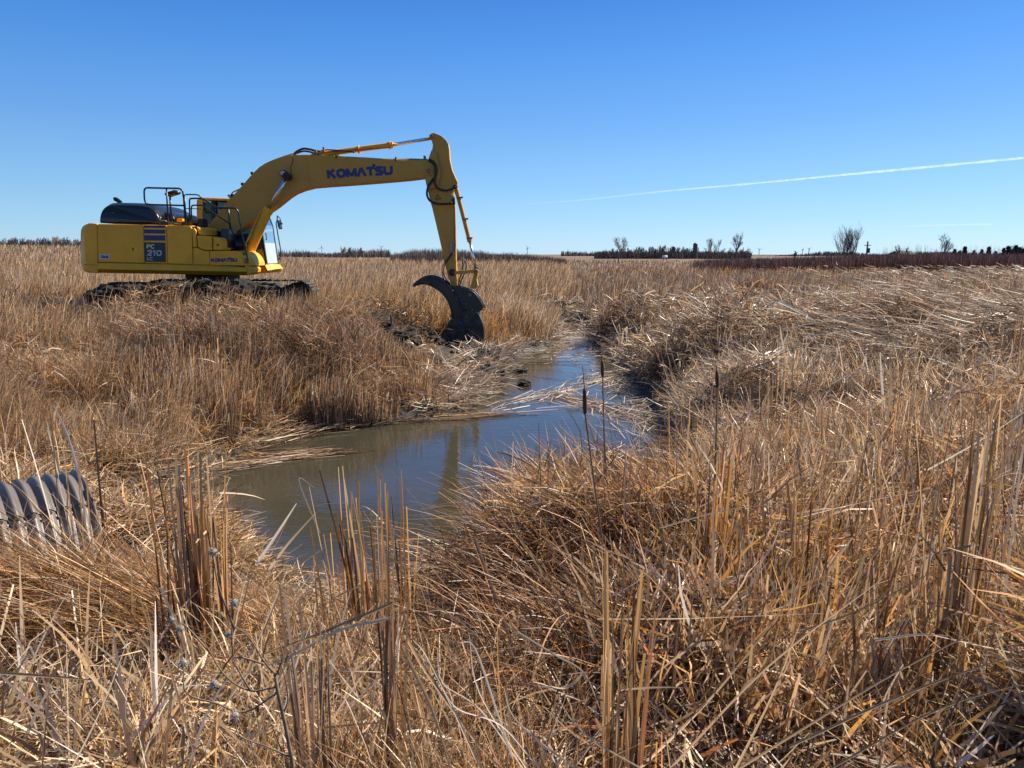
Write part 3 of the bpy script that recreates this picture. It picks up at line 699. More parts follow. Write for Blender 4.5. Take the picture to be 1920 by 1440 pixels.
# pipes along the boom's back
def pipe(name, pts, Y, r, mat, parent, k=5, n=8): return MB().tube(px_path(pts, Y, k), r, n).obj(name, M[mat], parent, smooth=True)
pipe('steel_pipe', [(405, 410), (433, 375.5), (455, 352), (473, 331), (492, 311.5), (514, 300.5), (546, 289.6), (556, 289)], YC - 0.12, 0.018, 'rust', boom)
pipe('steel_pipe', [(408, 410.5), (436, 375.5), (458, 352), (476, 331), (495, 312), (517, 301.5), (549, 291)], YC - 0.2, 0.016, 'boom_yellow', boom)
for u, v in [(420, 392), (440, 368), (459, 347), (477, 327)]:
    prism('pipe_clamp', [(u - 1.4, v - 3), (u + 2.6, v - 3), (u + 2.6, v + 2), (u - 1.4, v + 2)], YC, YC - 0.22, YC - 0.06, 'dark', boom, bevel=0.004)
pipe('steel_pipe', [(566, 291.6), (600, 292.0), (634, 294.0), (690, 297), (745, 300.4), (790, 300.2), (800, 299)], YC - 0.16, 0.020, 'boom_yellow', boom)
pipe('hose', [(550, 291), (556, 284.5), (568, 279), (580, 280), (592, 283), (600, 284)], YC - 0.1, 0.026, 'rubber', boom)
pipe('hose', [(548, 291.5), (560, 286), (572, 283.4), (590, 287)], YC + 0.06, 0.022, 'rubber', boom)
pipe('steel_pipe', [(600, 283.5), (612, 281), (630, 281.6), (660, 285), (664, 287)], YC - 0.13, 0.014, 'rubber', boom)
pipe('steel_pipe', [(629, 291.5), (634, 294.5), (700, 297.4), (750, 299), (770, 298.2), (802, 299)], YC - 0.08, 0.013, 'rubber', boom)
for u, v in [(596.5, 289), (611, 283), (635, 296), (745, 301.5), (798, 299)]:
    prism('pipe_clamp', [(u - 2, v - 5), (u + 1.2, v - 5), (u + 1.2, v + 3.6), (u - 2, v + 3.6)], YC, YC - 0.23, YC - 0.03, 'rust', boom, bevel=0.004)
MB().tube(px_path([(546, 325), (545, 312), (549, 303), (548, 296)], YC - 0.26, 5), 0.007, 6).obj('grease_line', M['rubber'], boom)
# grab bar on the boom near the cab
MB().tube([at_plane(u, v, YC - 0.1) for u, v in rounded([(437, 371.5), (433, 366), (436, 360.5), (463, 348.5)], 3)], 0.016, 8).obj('work_light_bar', M['greybox'], boom)
prism('work_light', [(429.5, 367), (434, 364), (438.8, 372), (436, 375)], YC - 0.1, YC - 0.24, YC - 0.06, 'greybox', boom, bevel=0.01)
disc('cylinder_base_pin', 596.8, 290.5, YC, 0.05, YC - 0.2, YC + 0.2, 'black', boom)
prism('cylinder_lug', [(583, 293), (592, 286.5), (601, 286.5), (614, 294)], YC, YC - 0.16, YC - 0.11, 'boom_yellow', boom, bevel=0.01)
prism('cylinder_lug', [(583, 293), (592, 286.5), (601, 286.5), (614, 294)], YC, YC + 0.11, YC + 0.16, 'boom_yellow', boom, bevel=0.01)

# --- hydraulic cylinders
def cyl(name, p0, p1, p2, Y, r_tube, r_rod, mat='yellow', collar=True):
    a, b, c = Vector(at_plane(*p0, Y)), Vector(at_plane(*p1, Y)), Vector(at_plane(*p2, Y))
    d = (c - a).normalized()
    m = MB().tube([a, b], r_tube, 20)
    if collar: m.tube([b - d * 0.09, b + d * 0.03], r_tube * 1.16, 20)
    m.tube([a - d * 0.03, a + d * 0.10], r_tube * 1.1, 20)
    o = m.obj(name, M[mat], exc, bevel=0.006)
    MB().tube([b + d * 0.03, c], r_rod, 16).obj('rod', M['chrome'], o, smooth=True)
    e = MB().tube([c + Vector((0, -r_tube * 0.9, 0)), c + Vector((0, r_tube * 0.9, 0))], r_rod * 1.9, 18)
    e.obj('rod_eye', M['dark'], o, bevel=0.004)
    return o
bc1 = cyl('boom_cylinder', (467.5, 474), (503.5, 392), (539, 331), YC - 0.42, 0.108, 0.048)
bc2 = cyl('boom_cylinder', (467.5, 474), (503.5, 392), (539, 331), YC + 0.42, 0.108, 0.048)
for bc, yy in ((bc1, YC - 0.42), (bc2, YC + 0.42)):  # the hard line running down each barrel, and its foot
    MB().tube([at_plane(u, v, yy - 0.05) for u, v in rounded([(494, 392.5), (490, 396), (486, 402), (461, 457), (462, 462)], 2)], 0.02, 8).obj('cylinder_pipe', M['yellow'], bc)
    prism('cylinder_foot', [(459, 468), (470, 466), (477, 474), (475, 486), (462, 488), (457, 480)], yy, yy - 0.07, yy + 0.07, 'yellow', bc, bevel=0.02)
ac = cyl('arm_cylinder', (600, 289.6), (734.5, 271.8), (813, 258.6), YC, 0.066, 0.038)
for u, v in [(672.5, 280.5), (731, 272.5)]:
    a = Vector(at_plane(u, v, YC)); d = (Vector(at_plane(736, 271.6, YC)) - Vector(at_plane(600, 289.6, YC))).normalized()
    MB().tube([a - d * 0.022, a + d * 0.022], 0.095, 20).obj('cylinder_band', M['yellow'], ac, bevel=0.004)
MB().tube([at_plane(612, 285.2, YC - .1), at_plane(732, 276.5, YC - .1)], 0.014, 6).obj('cylinder_pipe', M['rust'], ac)
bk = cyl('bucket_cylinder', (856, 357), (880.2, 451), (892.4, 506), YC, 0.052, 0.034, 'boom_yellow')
for u, v in [(862, 371), (872, 411), (880, 447)]:
    prism('cylinder_band', [(u - 5, v - 1.2), (u + 6, v - 2.4), (u + 6, v + 0.4), (u - 5, v + 1.6)], YC, YC - 0.065, YC + 0.065, 'rust', bk, bevel=0.004)

# --- arm
arm_px = [(806, 255.5), (810, 252.4), (815.3, 251), (821, 253.4), (828, 256.2), (834, 261), (838.5, 265.6), (841.4, 271), (843.2, 281), (844.4, 300), (848.8, 320), (855, 334), (859, 342.5), (858, 349), (852.5, 355), (850.5, 362),
          (853, 375), (854.8, 420), (855.3, 469), (856.4, 500), (858.2, 534), (853, 539), (847.5, 534.5), (841, 517), (835, 493), (830, 469), (819, 421), (812, 392), (807.4, 376), (802.5, 352), (799.2, 336.5),
          (801.5, 318), (806.5, 297), (811.4, 284), (813, 274), (811, 266.5), (806.5, 260)]
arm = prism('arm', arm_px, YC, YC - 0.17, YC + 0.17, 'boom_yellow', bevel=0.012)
for yy in (YC - 0.27, YC + 0.215):     # cheeks that straddle the boom tip
    prism('arm_cheek', [(801.5, 318), (806.5, 297), (811.4, 284), (820, 290), (828, 330), (822, 352), (808, 356), (802.5, 352), (799.2, 336.5)], YC, yy, yy + 0.05, 'boom_yellow', arm, bevel=0.01)
disc('rod_pin', 811.4, 258.8, YC, 0.045, YC - 0.20, YC + 0.20, 'boom_yellow', arm)
disc('pin_rim', 811.4, 258.8, YC, 0.030, YC - 0.215, YC - 0.195, 'rust', arm)
tri = MB(); t_ = pl([(821.5, 366), (827.6, 373.6), (818.4, 374.6)], YC)
for i in range(3):
    a, b = t_[i], t_[(i + 1) % 3]; tri.tube([(a[0], YC - 0.173, a[1]), (b[0], YC - 0.173, b[1])], 0.008, 4)
tri.obj('warning_triangle', M['seam'], arm)
pipe('hose', [(803, 299.5), (809, 301), (816, 308), (818.6, 318), (816.5, 330), (810, 339), (803, 350), (800.5, 362), (803.5, 373), (812, 380), (825, 382.4), (838, 382), (848, 381)], YC - 0.30, 0.026, 'rubber', arm)
pipe('hose', [(804, 301.5), (811, 305), (816.5, 314), (816, 330), (814.8, 342), (819, 351.5), (828, 356), (838, 357), (848, 354), (855, 351)], YC - 0.33, 0.026, 'rubber', arm)
pipe('hose', [(838, 357), (843, 362), (852, 369), (851.6, 373)], YC - 0.25, 0.010, 'greybox', arm)
disc('hose_union', 853.5, 350.6, YC - 0.2, 0.05, YC - 0.24, YC - 0.12, 'dark', arm)
prism('valve_block', [(849, 373), (854, 372), (854.6, 384), (849.2, 385)], YC, YC - 0.24, YC - 0.1, 'dark', arm, bevel=0.01)
pipe('steel_pipe', [(852.5, 384), (852.6, 430), (853.8, 460), (852.2, 470)], YC - 0.2, 0.014, 'rust', arm)
prism('grease_box', [(843.5, 457), (849.5, 456.5), (850.5, 471.5), (845.5, 472.5)], YC, YC - 0.20, YC - 0.165, 'greybox', arm, bevel=0.008)
pipe('hose', [(848, 473), (843, 480), (834, 492), (829, 502), (829.6, 516), (834, 527), (843, 533)], YC - 0.24, 0.011, 'rubber', arm)
pipe('hose', [(848.6, 474), (844, 482), (836, 494), (832, 503), (831.6, 514), (837, 525), (845, 531)], YC - 0.27, 0.011, 'rubber', arm)
pipe('hose', [(857, 489), (861, 484), (866, 487), (868, 497), (866, 512), (861, 524), (859.6, 535)], YC - 0.1, 0.016, 'rubber', arm)
pipe('hose', [(858, 487), (864, 483.6), (871, 488), (874, 497), (872, 510), (865, 525), (862, 537)], YC + 0.05, 0.016, 'rubber', arm)
disc('link_pin', 849.5, 510.5, YC, 0.085, YC - 0.22, YC + 0.22, 'dark', arm)
disc('pin_rim', 849.5, 510.5, YC, 0.045, YC - 0.235, YC - 0.215, 'blacksteel', arm)
for yy in (YC - 0.235, YC + 0.185):
    prism('side_link', [(853, 508.2), (888, 505), (893, 503.4), (897.5, 506), (898, 511), (893, 513.6), (886, 511.6), (853.5, 514.4)], YC, yy, yy + 0.05, 'boom_yellow', bevel=0.01)
prism('bucket_link', [(889, 510), (897, 512), (894.6, 524), (896.8, 536), (892, 541), (884, 540.8), (882, 538), (886.5, 524)], YC, YC - 0.16, YC + 0.16, 'boom_yellow', bevel=0.012)
disc('link_pin', 893.4, 508.4, YC, 0.05, YC - 0.26, YC + 0.26, 'rust', exc)

# --- bucket with its claw thumb
bw = 0.42
bucket = prism('bucket', smooth_path([(897, 583), (903, 595), (907.6, 608), (909, 622), (908, 634), (902, 645), (893, 652.5), (884, 657), (876, 657.5), (866, 655), (852, 648), (838, 640), (822, 636), (809, 633), (815, 629), (826, 626), (834, 619), (841, 608), (847, 597), (856, 590), (872, 580)], 3),
               YC, YC - bw, YC + bw, 'muddy', bevel=0.03)
for k in range(5):
    yy = YC - bw + 0.05 + k * 0.185
    prism('tooth', [(818, 629.5), (809, 629), (797, 634.5), (809, 636), (818, 636)], YC, yy, yy + 0.08, 'muddy', bucket, bevel=0.01)
for k, (v0, v1) in enumerate([(612, 616), (626, 629), (636, 639)]):
    prism('wear_strap', [(872 + k, v0), (905.5 - k * 1.5, v0 + 3), (905.5 - k * 1.5, v1 + 3), (872 + k, v1)], YC, YC - bw - 0.012, YC - bw + 0.002, 'muddy', bucket, bevel=0.004)
hk = smooth_path([(847, 535), (856, 535.6), (870, 538.4), (881, 542), (890, 547), (898, 556), (904, 566), (908.6, 574), (910, 578), (907, 580.4), (903, 580.6), (897.5, 585.5), (893, 592), (884, 598), (870, 602), (860, 592), (852, 566), (846.5, 548)], 3)
for yy in (YC - 0.30, YC + 0.22):
    prism('bucket_ear', hk, YC, yy, yy + 0.08, 'blacksteel', bucket, bevel=0.012)
prism('bucket_back', [(860, 556), (880, 560), (897, 574), (901, 590), (880, 600), (862, 590)], YC, YC - 0.215, YC + 0.215, 'blacksteel', bucket, bevel=0.02)
disc('bucket_pin', 882.4, 551.5, YC, 0.045, YC - 0.325, YC + 0.325, 'rust', bucket)
disc('bucket_pin', 887, 580.6, YC, 0.035, YC - 0.325, YC + 0.325, 'rust', bucket)
disc('bucket_pin', 907, 578, YC, 0.028, YC - 0.315, YC - 0.28, 'sticker', bucket)
disc('bucket_bolt', 862, 554, YC, 0.022, YC - 0.325, YC - 0.28, 'rust', bucket)
disc('bucket_bolt', 876, 568, YC, 0.022, YC - 0.325, YC - 0.28, 'rust', bucket)
th = smooth_path([(776.6, 535.6), (779, 531), (785, 525.6), (792, 520.6), (799, 517), (807, 515.9), (815, 517), (823, 519.6), (832, 524.4), (841, 530.6), (849, 539), (856, 549), (862, 560), (867, 572), (871, 583), (872, 591), (869.5, 598), (863, 602), (856, 600.6), (850.6, 597),
                  (848.4, 590), (847.4, 581), (844.6, 571), (840, 561), (834, 552.6), (827, 545.6), (818.5, 539.6), (812, 536.5), (808, 534.4), (802, 532.6), (795, 532.4), (788, 533.6), (781, 536.6)], 2)
for k, yy in enumerate((YC - 0.40, YC + 0.30)):
    tho = prism('thumb_claw', th, YC, yy, yy + 0.10, 'muddy', bucket, bevel=0.015)
    ti = smooth_path([(818, 522), (828, 526), (838, 533), (847, 543), (855, 555), (861, 568), (866, 580), (867.4, 590), (863, 596.6), (856, 596), (852.4, 589), (850, 578), (845, 565), (838, 554), (829, 544), (820, 537), (813, 531), (813, 525)], 2)
    prism('raised_plate', ti, YC, yy - 0.018, yy + 0.002, 'blacksteel', tho, bevel=0.006)
prism('thumb_brace', [(820, 528), (836, 536), (850, 552), (858, 572), (852, 574), (842, 556), (830, 544), (816, 535)], YC, YC - 0.29, YC + 0.29, 'muddy', bucket, bevel=0.01)
# ================================================================ things far off
def np_mesh(name, V, quads, cols=None, mat=None, parent=None):
    """a mesh straight from numpy arrays (quads), with a colour per vertex for the blades' own colours"""
    me = bpy.data.meshes.new(name)
    nv, nq = len(V), len(quads)
    me.vertices.add(nv); me.vertices.foreach_set('co', np.ascontiguousarray(V, np.float32).ravel())
    me.loops.add(nq * 4); me.loops.foreach_set('vertex_index', np.ascontiguousarray(quads, np.int32).ravel())
    me.polygons.add(nq); me.polygons.foreach_set('loop_start', np.arange(0, nq * 4, 4, dtype=np.int32))
    if cols is not None:
        at = me.color_attributes.new('tone', 'BYTE_COLOR', 'POINT')
        c4 = np.ones((nv, 4), np.float32); c4[:, :3] = cols
        at.data.foreach_set('color', c4.ravel())
    me.update(calc_edges=True)
    return link_mesh(name, me, mat, parent, shift=parent is not None)

M['bark'] = simple('grey_bark', (0.10, 0.078, 0.062), (0.15, 0.12, 0.095), 2, rough=0.9)
M['twig'] = simple('bare_twigs', (0.15, 0.115, 0.092), (0.21, 0.165, 0.135), 0.3, rough=0.9)
M['conifer'] = simple('dark_needles', (0.012, 0.020, 0.010), (0.03, 0.04, 0.02), 1, rough=0.9)
def branches(h, seed, spread=0.5, stems=1, trunk_frac=0.3, r0=None, levels=5, wmin=0.03, up=0.25, kids=(3, 4)):
    """returns trunk and branch segment lists for a bare tree of height h"""
    rs = random.Random(seed); r0 = r0 or h * 0.022
    trunk, br = [], []
    def grow(p, d, L, r, lev):
        segs = trunk if lev == 0 else br
        n = 3; q = p.copy(); pts = [(q.copy(), r)]
        for i in range(n):
            d2 = (d + Vector((rs.uniform(-1, 1), rs.uniform(-1, 1), rs.uniform(-0.4, 1) * up * 2)) * 0.16).normalized(); d = d2
            q = q + d * L / n; r_ = r * (1 - 0.45 * (i + 1) / n); pts.append((q.copy(), r_))
        segs.append(pts)
        if lev >= levels: return
        for i in range(rs.randint(*kids)):
            k = rs.choice([1, 2, 3, 3]); bp, brr = pts[k]
            a = rs.uniform(0, 2 * math.pi); s = spread * rs.uniform(0.6, 1.25)
            nd = (d + Vector((math.cos(a), math.sin(a), 0)) * s + Vector((0, 0, up))).normalized()
            grow(bp, nd, L * rs.uniform(0.62, 0.82), max(brr * 0.72, wmin), lev + 1)
    for s in range(stems):
        a = 2 * math.pi * s / stems + rs.uniform(0, 1); t = 0.0 if stems == 1 else 0.32
        d = Vector((math.cos(a) * t, math.sin(a) * t, 1)).normalized()
        grow(Vector((0.04 * h * math.cos(a) * (stems > 1), 0.04 * h * math.sin(a) * (stems > 1), 0)), d, h * trunk_frac * rs.uniform(0.85, 1.1), r0, 0)
    return trunk, br
def seg_mesh(name, segs, mat, parent, zscale=1.0, n=3):
    V, Q = [], []
    for pts in segs:
        base = len(V)
        for i, (p, r) in enumerate(pts):
            t = (pts[min(i + 1, len(pts) - 1)][0] - pts[max(i - 1, 0)][0]).normalized()
            a = t.cross(Vector((0.3, 0.9, 0.1))).normalized(); b = t.cross(a)
            for k in range(n):
                w = 2 * math.pi * k / n; q = p + (a * math.cos(w) + b * math.sin(w)) * r; V.append((q.x, q.y, q.z * zscale))
        for i in range(len(pts) - 1):
            for k in range(n): Q.append((base + i*n + k, base + i*n + (k+1) % n, base + (i+1)*n + (k+1) % n, base + (i+1)*n + k))
    me = bpy.data.meshes.new(name); me.from_pydata(V, [], Q); me.materials.append(mat)
    o = bpy.data.objects.new(name, me); col.objects.link(o); o.parent = parent
    return o
def tree(u, vb, vt, Y, label, seed, name='bare_tree', group=None, zb=None, **kw):
    x = at_plane(u, vb, Y)[0]; z0 = gz(x, Y) if zb is None else zb
    top = at_plane(u, vt, Y)[2]; h = top - z0
    e = empty(name, (x, Y, z0), label, 'tree', group)
    tr, br = branches(h, seed, wmin=0.30 * Y / 739.0 * kw.pop('thin', 0.7), **kw)
    zmax = max(p.z for s in tr + br for p, r in s)
    seg_mesh('trunk', tr, M['bark'], e, h / zmax, 5); seg_mesh('crown', br, M['twig'], e, h / zmax, 3)
    return e
def copy_tree(o, parent=None, data=None):
    c = o.copy(); col.objects.link(c); c.parent = parent
    for ch in [x for x in bpy.data.objects if x.parent == o]:
        copy_tree(ch, c)
    return c
tree(1592, 492, 413, 112, 'tall many-stemmed bare tree rising from the dark brush, the biggest on the horizon', 5, stems=7, spread=0.46, trunk_frac=0.30, levels=4, up=0.24, thin=0.22, kids=(3, 4), r0=0.13)
tree(1159, 490, 442, 150, 'round-crowned bare tree at the left end of the farm shelterbelt', 11, spread=0.75, trunk_frac=0.26, levels=5, thin=0.25, r0=0.16, up=0.10)
tree(1380, 487, 433, 170, 'broad bare tree with a rounded crown at the right end of the farm shelterbelt', 15, spread=0.65, trunk_frac=0.28, levels=5, thin=0.25, r0=0.22, up=0.14)
tree(1326, 488, 446, 180, 'slim bare tree just right of the tall silo', 19, spread=0.42, trunk_frac=0.33, levels=5, thin=0.25, up=0.22)
tree(1346, 488, 448, 185, 'pale thin bare tree between the slim tree and the broad one', 22, spread=0.35, trunk_frac=0.36, levels=4, thin=0.3, up=0.25)
tree(1762, 485, 437, 130, 'small bare tree with a pointed crown above the brush on the right', 27, spread=0.55, trunk_frac=0.3, levels=5, thin=0.25, up=0.16)
tree(1690, 482, 456, 150, 'low spreading bare tree whose twigs top the brush left of the pointed one', 31, stems=4, spread=0.6, trunk_frac=0.3, levels=4, thin=0.3)
tree(1400, 484, 462, 172, 'low leaning bare tree beside the broad one, last of the shelterbelt', 33, spread=0.6, trunk_frac=0.3, levels=4, thin=0.35)
tree(1490, 484, 470, 240, 'small dark bare tree alone in the gap between shelterbelt and brush', 35, spread=0.5, trunk_frac=0.3, levels=4, thin=0.7)
tree(1078, 484, 472, 420, 'small round bare tree by itself left of the farm', 37, spread=0.7, trunk_frac=0.25, levels=4, thin=0.35)
tree(1102, 484, 476, 520, 'tiny bare tree between the lone round one and the shelterbelt', 38, spread=0.7, trunk_frac=0.25, levels=3, thin=0.6)

# belts of like trees: a few of each built, the rest copied
protos = []
for k in range(5):
    e = empty('bare_tree', (0, 0, 0), 'bare grey tree standing among others', 'tree')
    tr_, br_ = branches(9.0, 60 + k, spread=0.40, trunk_frac=0.34, levels=3, wmin=0.085, up=0.32, kids=(4, 5), r0=0.17)
    zm = max(p.z for s in tr_ + br_ for p, r in s)
    seg_mesh('trunk', tr_, M['bark'], e, 9.0 / zm, 4); seg_mesh('crown', br_, M['twig'], e, 9.0 / zm, 3)
    protos.append(e)
used = [False] * 5
def belt(items, label, group):
    for i, (u, vt, Y) in enumerate(items):
        k = i % 5
        x = at_plane(u, 480, Y)[0]; z0 = gz(x, Y) - 0.2; h = at_plane(u, vt, Y)[2] - z0
        if not used[k]: o = protos[k]; used[k] = True
        else: o = copy_tree(protos[k])
        o.location = (x, Y, z0); s = h / 9.0
        o.scale = (s * 1.25, s * 1.25, s); o.rotation_euler[2] = random.uniform(0, 6.28)
        o['label'] = label; o['group'] = group
rt = random.Random(5)
items = []
for u in np.arange(1116, 1306, 3.6):
    v = np.interp(u, [1116, 1140, 1190, 1230, 1245, 1262, 1280, 1306], [471, 466, 462, 462, 456, 464, 461, 463])
    items.append((u + rt.uniform(-1.5, 1.5), v + rt.uniform(-1, 4), 330 + rt.uniform(-25, 25)))
for u in np.arange(1308, 1402, 5):
    items.append((u + rt.uniform(-1.5, 1.5), 466 + rt.uniform(-3, 6), 320 + rt.uniform(-20, 20)))
belt(items, 'grey bare tree in the dense shelterbelt round the farm', 'bare trees of the farm shelterbelt')
items = []
for u in np.arange(-34, 168, 4.0):
    v = np.interp(u, [0, 20, 60, 100, 150], [447, 443, 446, 443, 447])
    items.append((u + rt.uniform(-2, 2), v + rt.uniform(-2, 5), 420 + rt.uniform(-30, 30)))
belt(items, 'dark bare tree in the wood behind the left end of the field', 'trees of the wood on the left horizon')
items = [(641 + k * 4.1, 463 + rt.uniform(-2.5, 3), 330 + rt.uniform(-8, 8)) for k in range(10)]
belt(items, 'grey bare tree in the small grove right of the excavator cab', 'trees of the small grove')
items = [(1893 + k * 6.0, 461 + rt.uniform(-2, 5), 300) for k in range(9)]
belt(items, 'bare tree beyond the brush at the far right end', 'trees at the far right end')

# low evergreens
def conifer(o_parent, h, seed):
    rs = np.random.default_rng(seed); n = 500
    t = rs.random(n) ** 0.7; a = rs.random(n) * 2 * np.pi; r = (1 - t) * 0.30 * h * (0.5 + 0.5 * rs.random(n)) + 0.02
    P = np.stack([r * np.cos(a), r * np.sin(a), t * h * 0.95 + 0.05 * h], 1)
    d = rs.normal(size=(n, 3)) * 0.07 * h; e = rs.normal(size=(n, 3)) * 0.05 * h
    V = np.stack([P - d, P + e, P + d, P - e], 1).reshape(-1, 3)
    me = bpy.data.meshes.new('crown'); me.from_pydata(V.tolist(), [], np.arange(4 * n).reshape(-1, 4).tolist()); me.materials.append(M['conifer'])
    c = bpy.data.objects.new('crown', me); col.objects.link(c); c.parent = o_parent
    seg_mesh('trunk', [[(Vector((0, 0, 0)), 0.03 * h), (Vector((0, 0, h * 0.9)), 0.01 * h)]], M['bark'], o_parent, 1, 5)
ev = None
for i, u in enumerate([1789, 1799, 1808, 1826, 1840, 1853, 1866, 1881, 1889, 1896, 1903, 1910, 1917, 1925]):
    Y = 190; x = at_plane(u, 480, Y)[0]; z0 = gz(x, Y); vt = 468 + 4 * math.sin(i * 2.3) + (0 if i < 8 else -3)
    h = at_plane(u, vt, Y)[2] - z0
    if ev is None:
        ev = empty('evergreen_tree', (x, Y, z0), 'small dark evergreen behind the brush at the right', 'tree', 'small evergreens on the right horizon'); conifer(ev, 4.0, 4); o = ev
    else: o = copy_tree(ev); o.location = (x, Y, z0)
    o.scale = (h / 4,) * 3; o.rotation_euler[2] = i

# silos
M['silo'] = simple('silo_concrete', (0.06, 0.055, 0.052), (0.09, 0.08, 0.072), 0.8, rough=0.8)
M['silo_cap'] = simple('silo_cap', (0.10, 0.10, 0.10), None, 0.8, rough=0.6)
def silo(u, w, vt, Y, label):
    x = at_plane(u, 480, Y)[0]; z0 = gz(x, Y) - 0.3; r = w / 2 / FPX * Y; top = at_plane(u, vt, Y)[2]
    e = empty('silo', (x, Y, z0), label, 'silo')
    m = MB(); zb = top - r * 0.8
    m.tube([(x, Y, z0), (x, Y, zb)], r, 24).obj('tower', M['silo'], e)
    hp = MB()
    for k in range(12):
        zz = z0 + (zb - z0) * (k + 0.5) / 12; hp.tube([(x, Y, zz - 0.05), (x, Y, zz + 0.05)], r * 1.02, 24)
    hp.obj('hoops', M['silo_cap'], e)
    MB().tube([(x, Y, zb + 0.001), (x, Y, zb + r * 0.35), (x, Y, zb + r * 0.65), (x, Y, zb + r * 0.8)], [r, r * 0.88, r * 0.55, 0.1], 24).obj('dome_roof', M['silo_cap'], e, smooth=True)
silo(1303, 8.2, 455.0, 310, 'tall dark silo with a domed top rising from the farm trees')
silo(1262.5, 6.4, 461.5, 330, 'shorter dark silo half hidden in the middle of the shelterbelt')
# farm shed roofs behind the trees
M['shed'] = simple('shed_grey', (0.12, 0.11, 0.11), None, 1, rough=0.7)
def shed(u0, u1, vt, Y, label):
    x0, x1 = at_plane(u0, 480, Y)[0], at_plane(u1, 480, Y)[0]; zt = at_plane(u0, vt, Y)[2]; z0 = gz((x0 + x1) / 2, Y) - 0.3
    e = empty('farm_shed', ((x0 + x1) / 2, Y, z0), label, 'shed')
    zw = z0 + (zt - z0) * 0.62
    MB().box(x0, x1, Y, Y + 9, z0, zw).obj('wall', M['shed'], e)
    m = MB().add([(x0 - .4, Y - .4, zw + .02), (x1 + .4, Y - .4, zw + .02), (x1 + .4, Y + 4.5, zt), (x0 - .4, Y + 4.5, zt), (x1 + .4, Y + 9.4, zw + .02), (x0 - .4, Y + 9.4, zw + .02)],
                 [(0, 1, 2, 3), (3, 2, 4, 5), (0, 3, 5), (1, 4, 2), (0, 5, 4, 1)])
    m.obj('roof', M['silo'], e)
    MB().box(x0 + (x1 - x0) * .4, x0 + (x1 - x0) * .6, Y - 0.05, Y + 0.01, z0, z0 + (zw - z0) * 0.8).obj('door', M['dark'], e)
shed(1225, 1252, 473, 350, 'low dark farm shed behind the shelterbelt trees, left of the short silo')
shed(1326, 1340, 474, 345, 'small farm shed just right of the tall silo')
shed(1690, 1718, 470.5, 260, 'long low building with a flat roofline behind the brush on the right')

# wind turbines
M['turbine'] = simple('turbine_grey', (0.30, 0.32, 0.35), None, 0.05, rough=0.5)
def turbine(u, vt, vhub, label, ang, Y=5200):
    x = at_plane(u, 480, Y)[0]; zt = at_plane(u, vhub, Y)[2]; z0 = 0.0
    bl = at_plane(u, vt, Y)[2] - zt; bl = max(bl, 14)
    e = empty('wind_turbine', (x, Y, z0), label, 'wind turbine', 'wind turbines on the horizon')
    MB().tube([(x, Y, z0), (x, Y, zt)], [2.3, 1.5], 10).obj('tower', M['turbine'], e)
    MB().box(x - 2, x + 2, Y - 5, Y + 4, zt - 1.8, zt + 1.8).obj('nacelle', M['turbine'], e, bevel=0.5)
    for k in range(3):
        a = R(ang + 120 * k); d = Vector((math.sin(a), 0, math.cos(a))); c = Vector((x, Y - 6, zt))
        MB().tube([c, c + d * bl * 0.2, c + d * bl], [1.2, 1.8, 0.5], 6).obj('blade', M['turbine'], e)
for u, vt, vh, lab, a in [
    (604, 459, 464, 'wind turbine nearest the excavator cab, the left taller one', 5), (594, 469, 472, 'tiny wind turbine just right of the cab', 40),
    (715.5, 457, 463.5, 'tallest wind turbine in the gap under the boom', 65), (707, 472, 475, 'tiny wind turbine left of the tallest one', 20),
    (727.5, 469, 473, 'small wind turbine right of the tallest one', 80), (741, 471, 474, 'faint wind turbine with stubby blades left of the brush behind the arm', 30),
    (684, 471, 474.5, 'small wind turbine beside the grove', 100), (1064.7, 465, 472, 'wind turbine alone between the arm and the farm', 0),
    (989, 459, 465, 'slim wind turbine right of the bucket link', 90), (1423, 462, 468, 'wind turbine right of the broad bare tree', 70),
    (1504, 464, 468, 'left one of two close wind turbines in the gap before the brush', 15), (1516, 461.5, 466.5, 'right one of two close wind turbines in the gap before the brush', 55)]:
    turbine(u, vt, vh, lab, a)

# utility pole by the big tree
x, Y = at_plane(1624.5, 480, 125)[0], 125; z0 = gz(x, Y)
e = empty('utility_pole', (x, Y, z0), 'weathered utility pole standing just right of the tallest tree', 'pole')
zt = at_plane(1624.5, 452.5, Y)[2]
MB().tube([(x, Y, z0), (x + .05, Y, zt)], [0.17, 0.11], 10).obj('shaft', M['bark'], e)
MB().box(x - 0.08, x + 0.2, Y - 0.9, Y + 0.9, zt - 0.7, zt - 0.58).obj('crossarm', M['bark'], e, bevel=0.01)
MB().tube([(x + .32, Y, zt - 1.9), (x + .32, Y, zt - 1.1)], 0.2, 12).obj('transformer', M['silo'], e, bevel=0.02)

# white tank at the field edge before the farm
M['tankwhite'] = simple('tank_white', (0.75, 0.75, 0.74), None, 1, rough=0.4)
x, Y = at_plane(1247, 486, 230)[0], 230; z0 = gz(x, Y)
e = empty('storage_tank', (x, Y, z0), 'small white horizontal tank at the foot of the farm trees', 'tank')
MB().tube([(x - 0.95, Y, z0 + 0.95), (x - 0.75, Y, z0 + 0.95), (x + 0.55, Y, z0 + 0.95), (x + 0.75, Y, z0 + 0.95)], [0.12, 0.42, 0.42, 0.12], 16).obj('vessel', M['tankwhite'], e, smooth=True)
for s in (-0.45, 0.3):
    MB().box(x + s, x + s + 0.12, Y - 0.3, Y + 0.3, z0 - 0.1, z0 + 0.6).obj('leg', M['silo'], e)

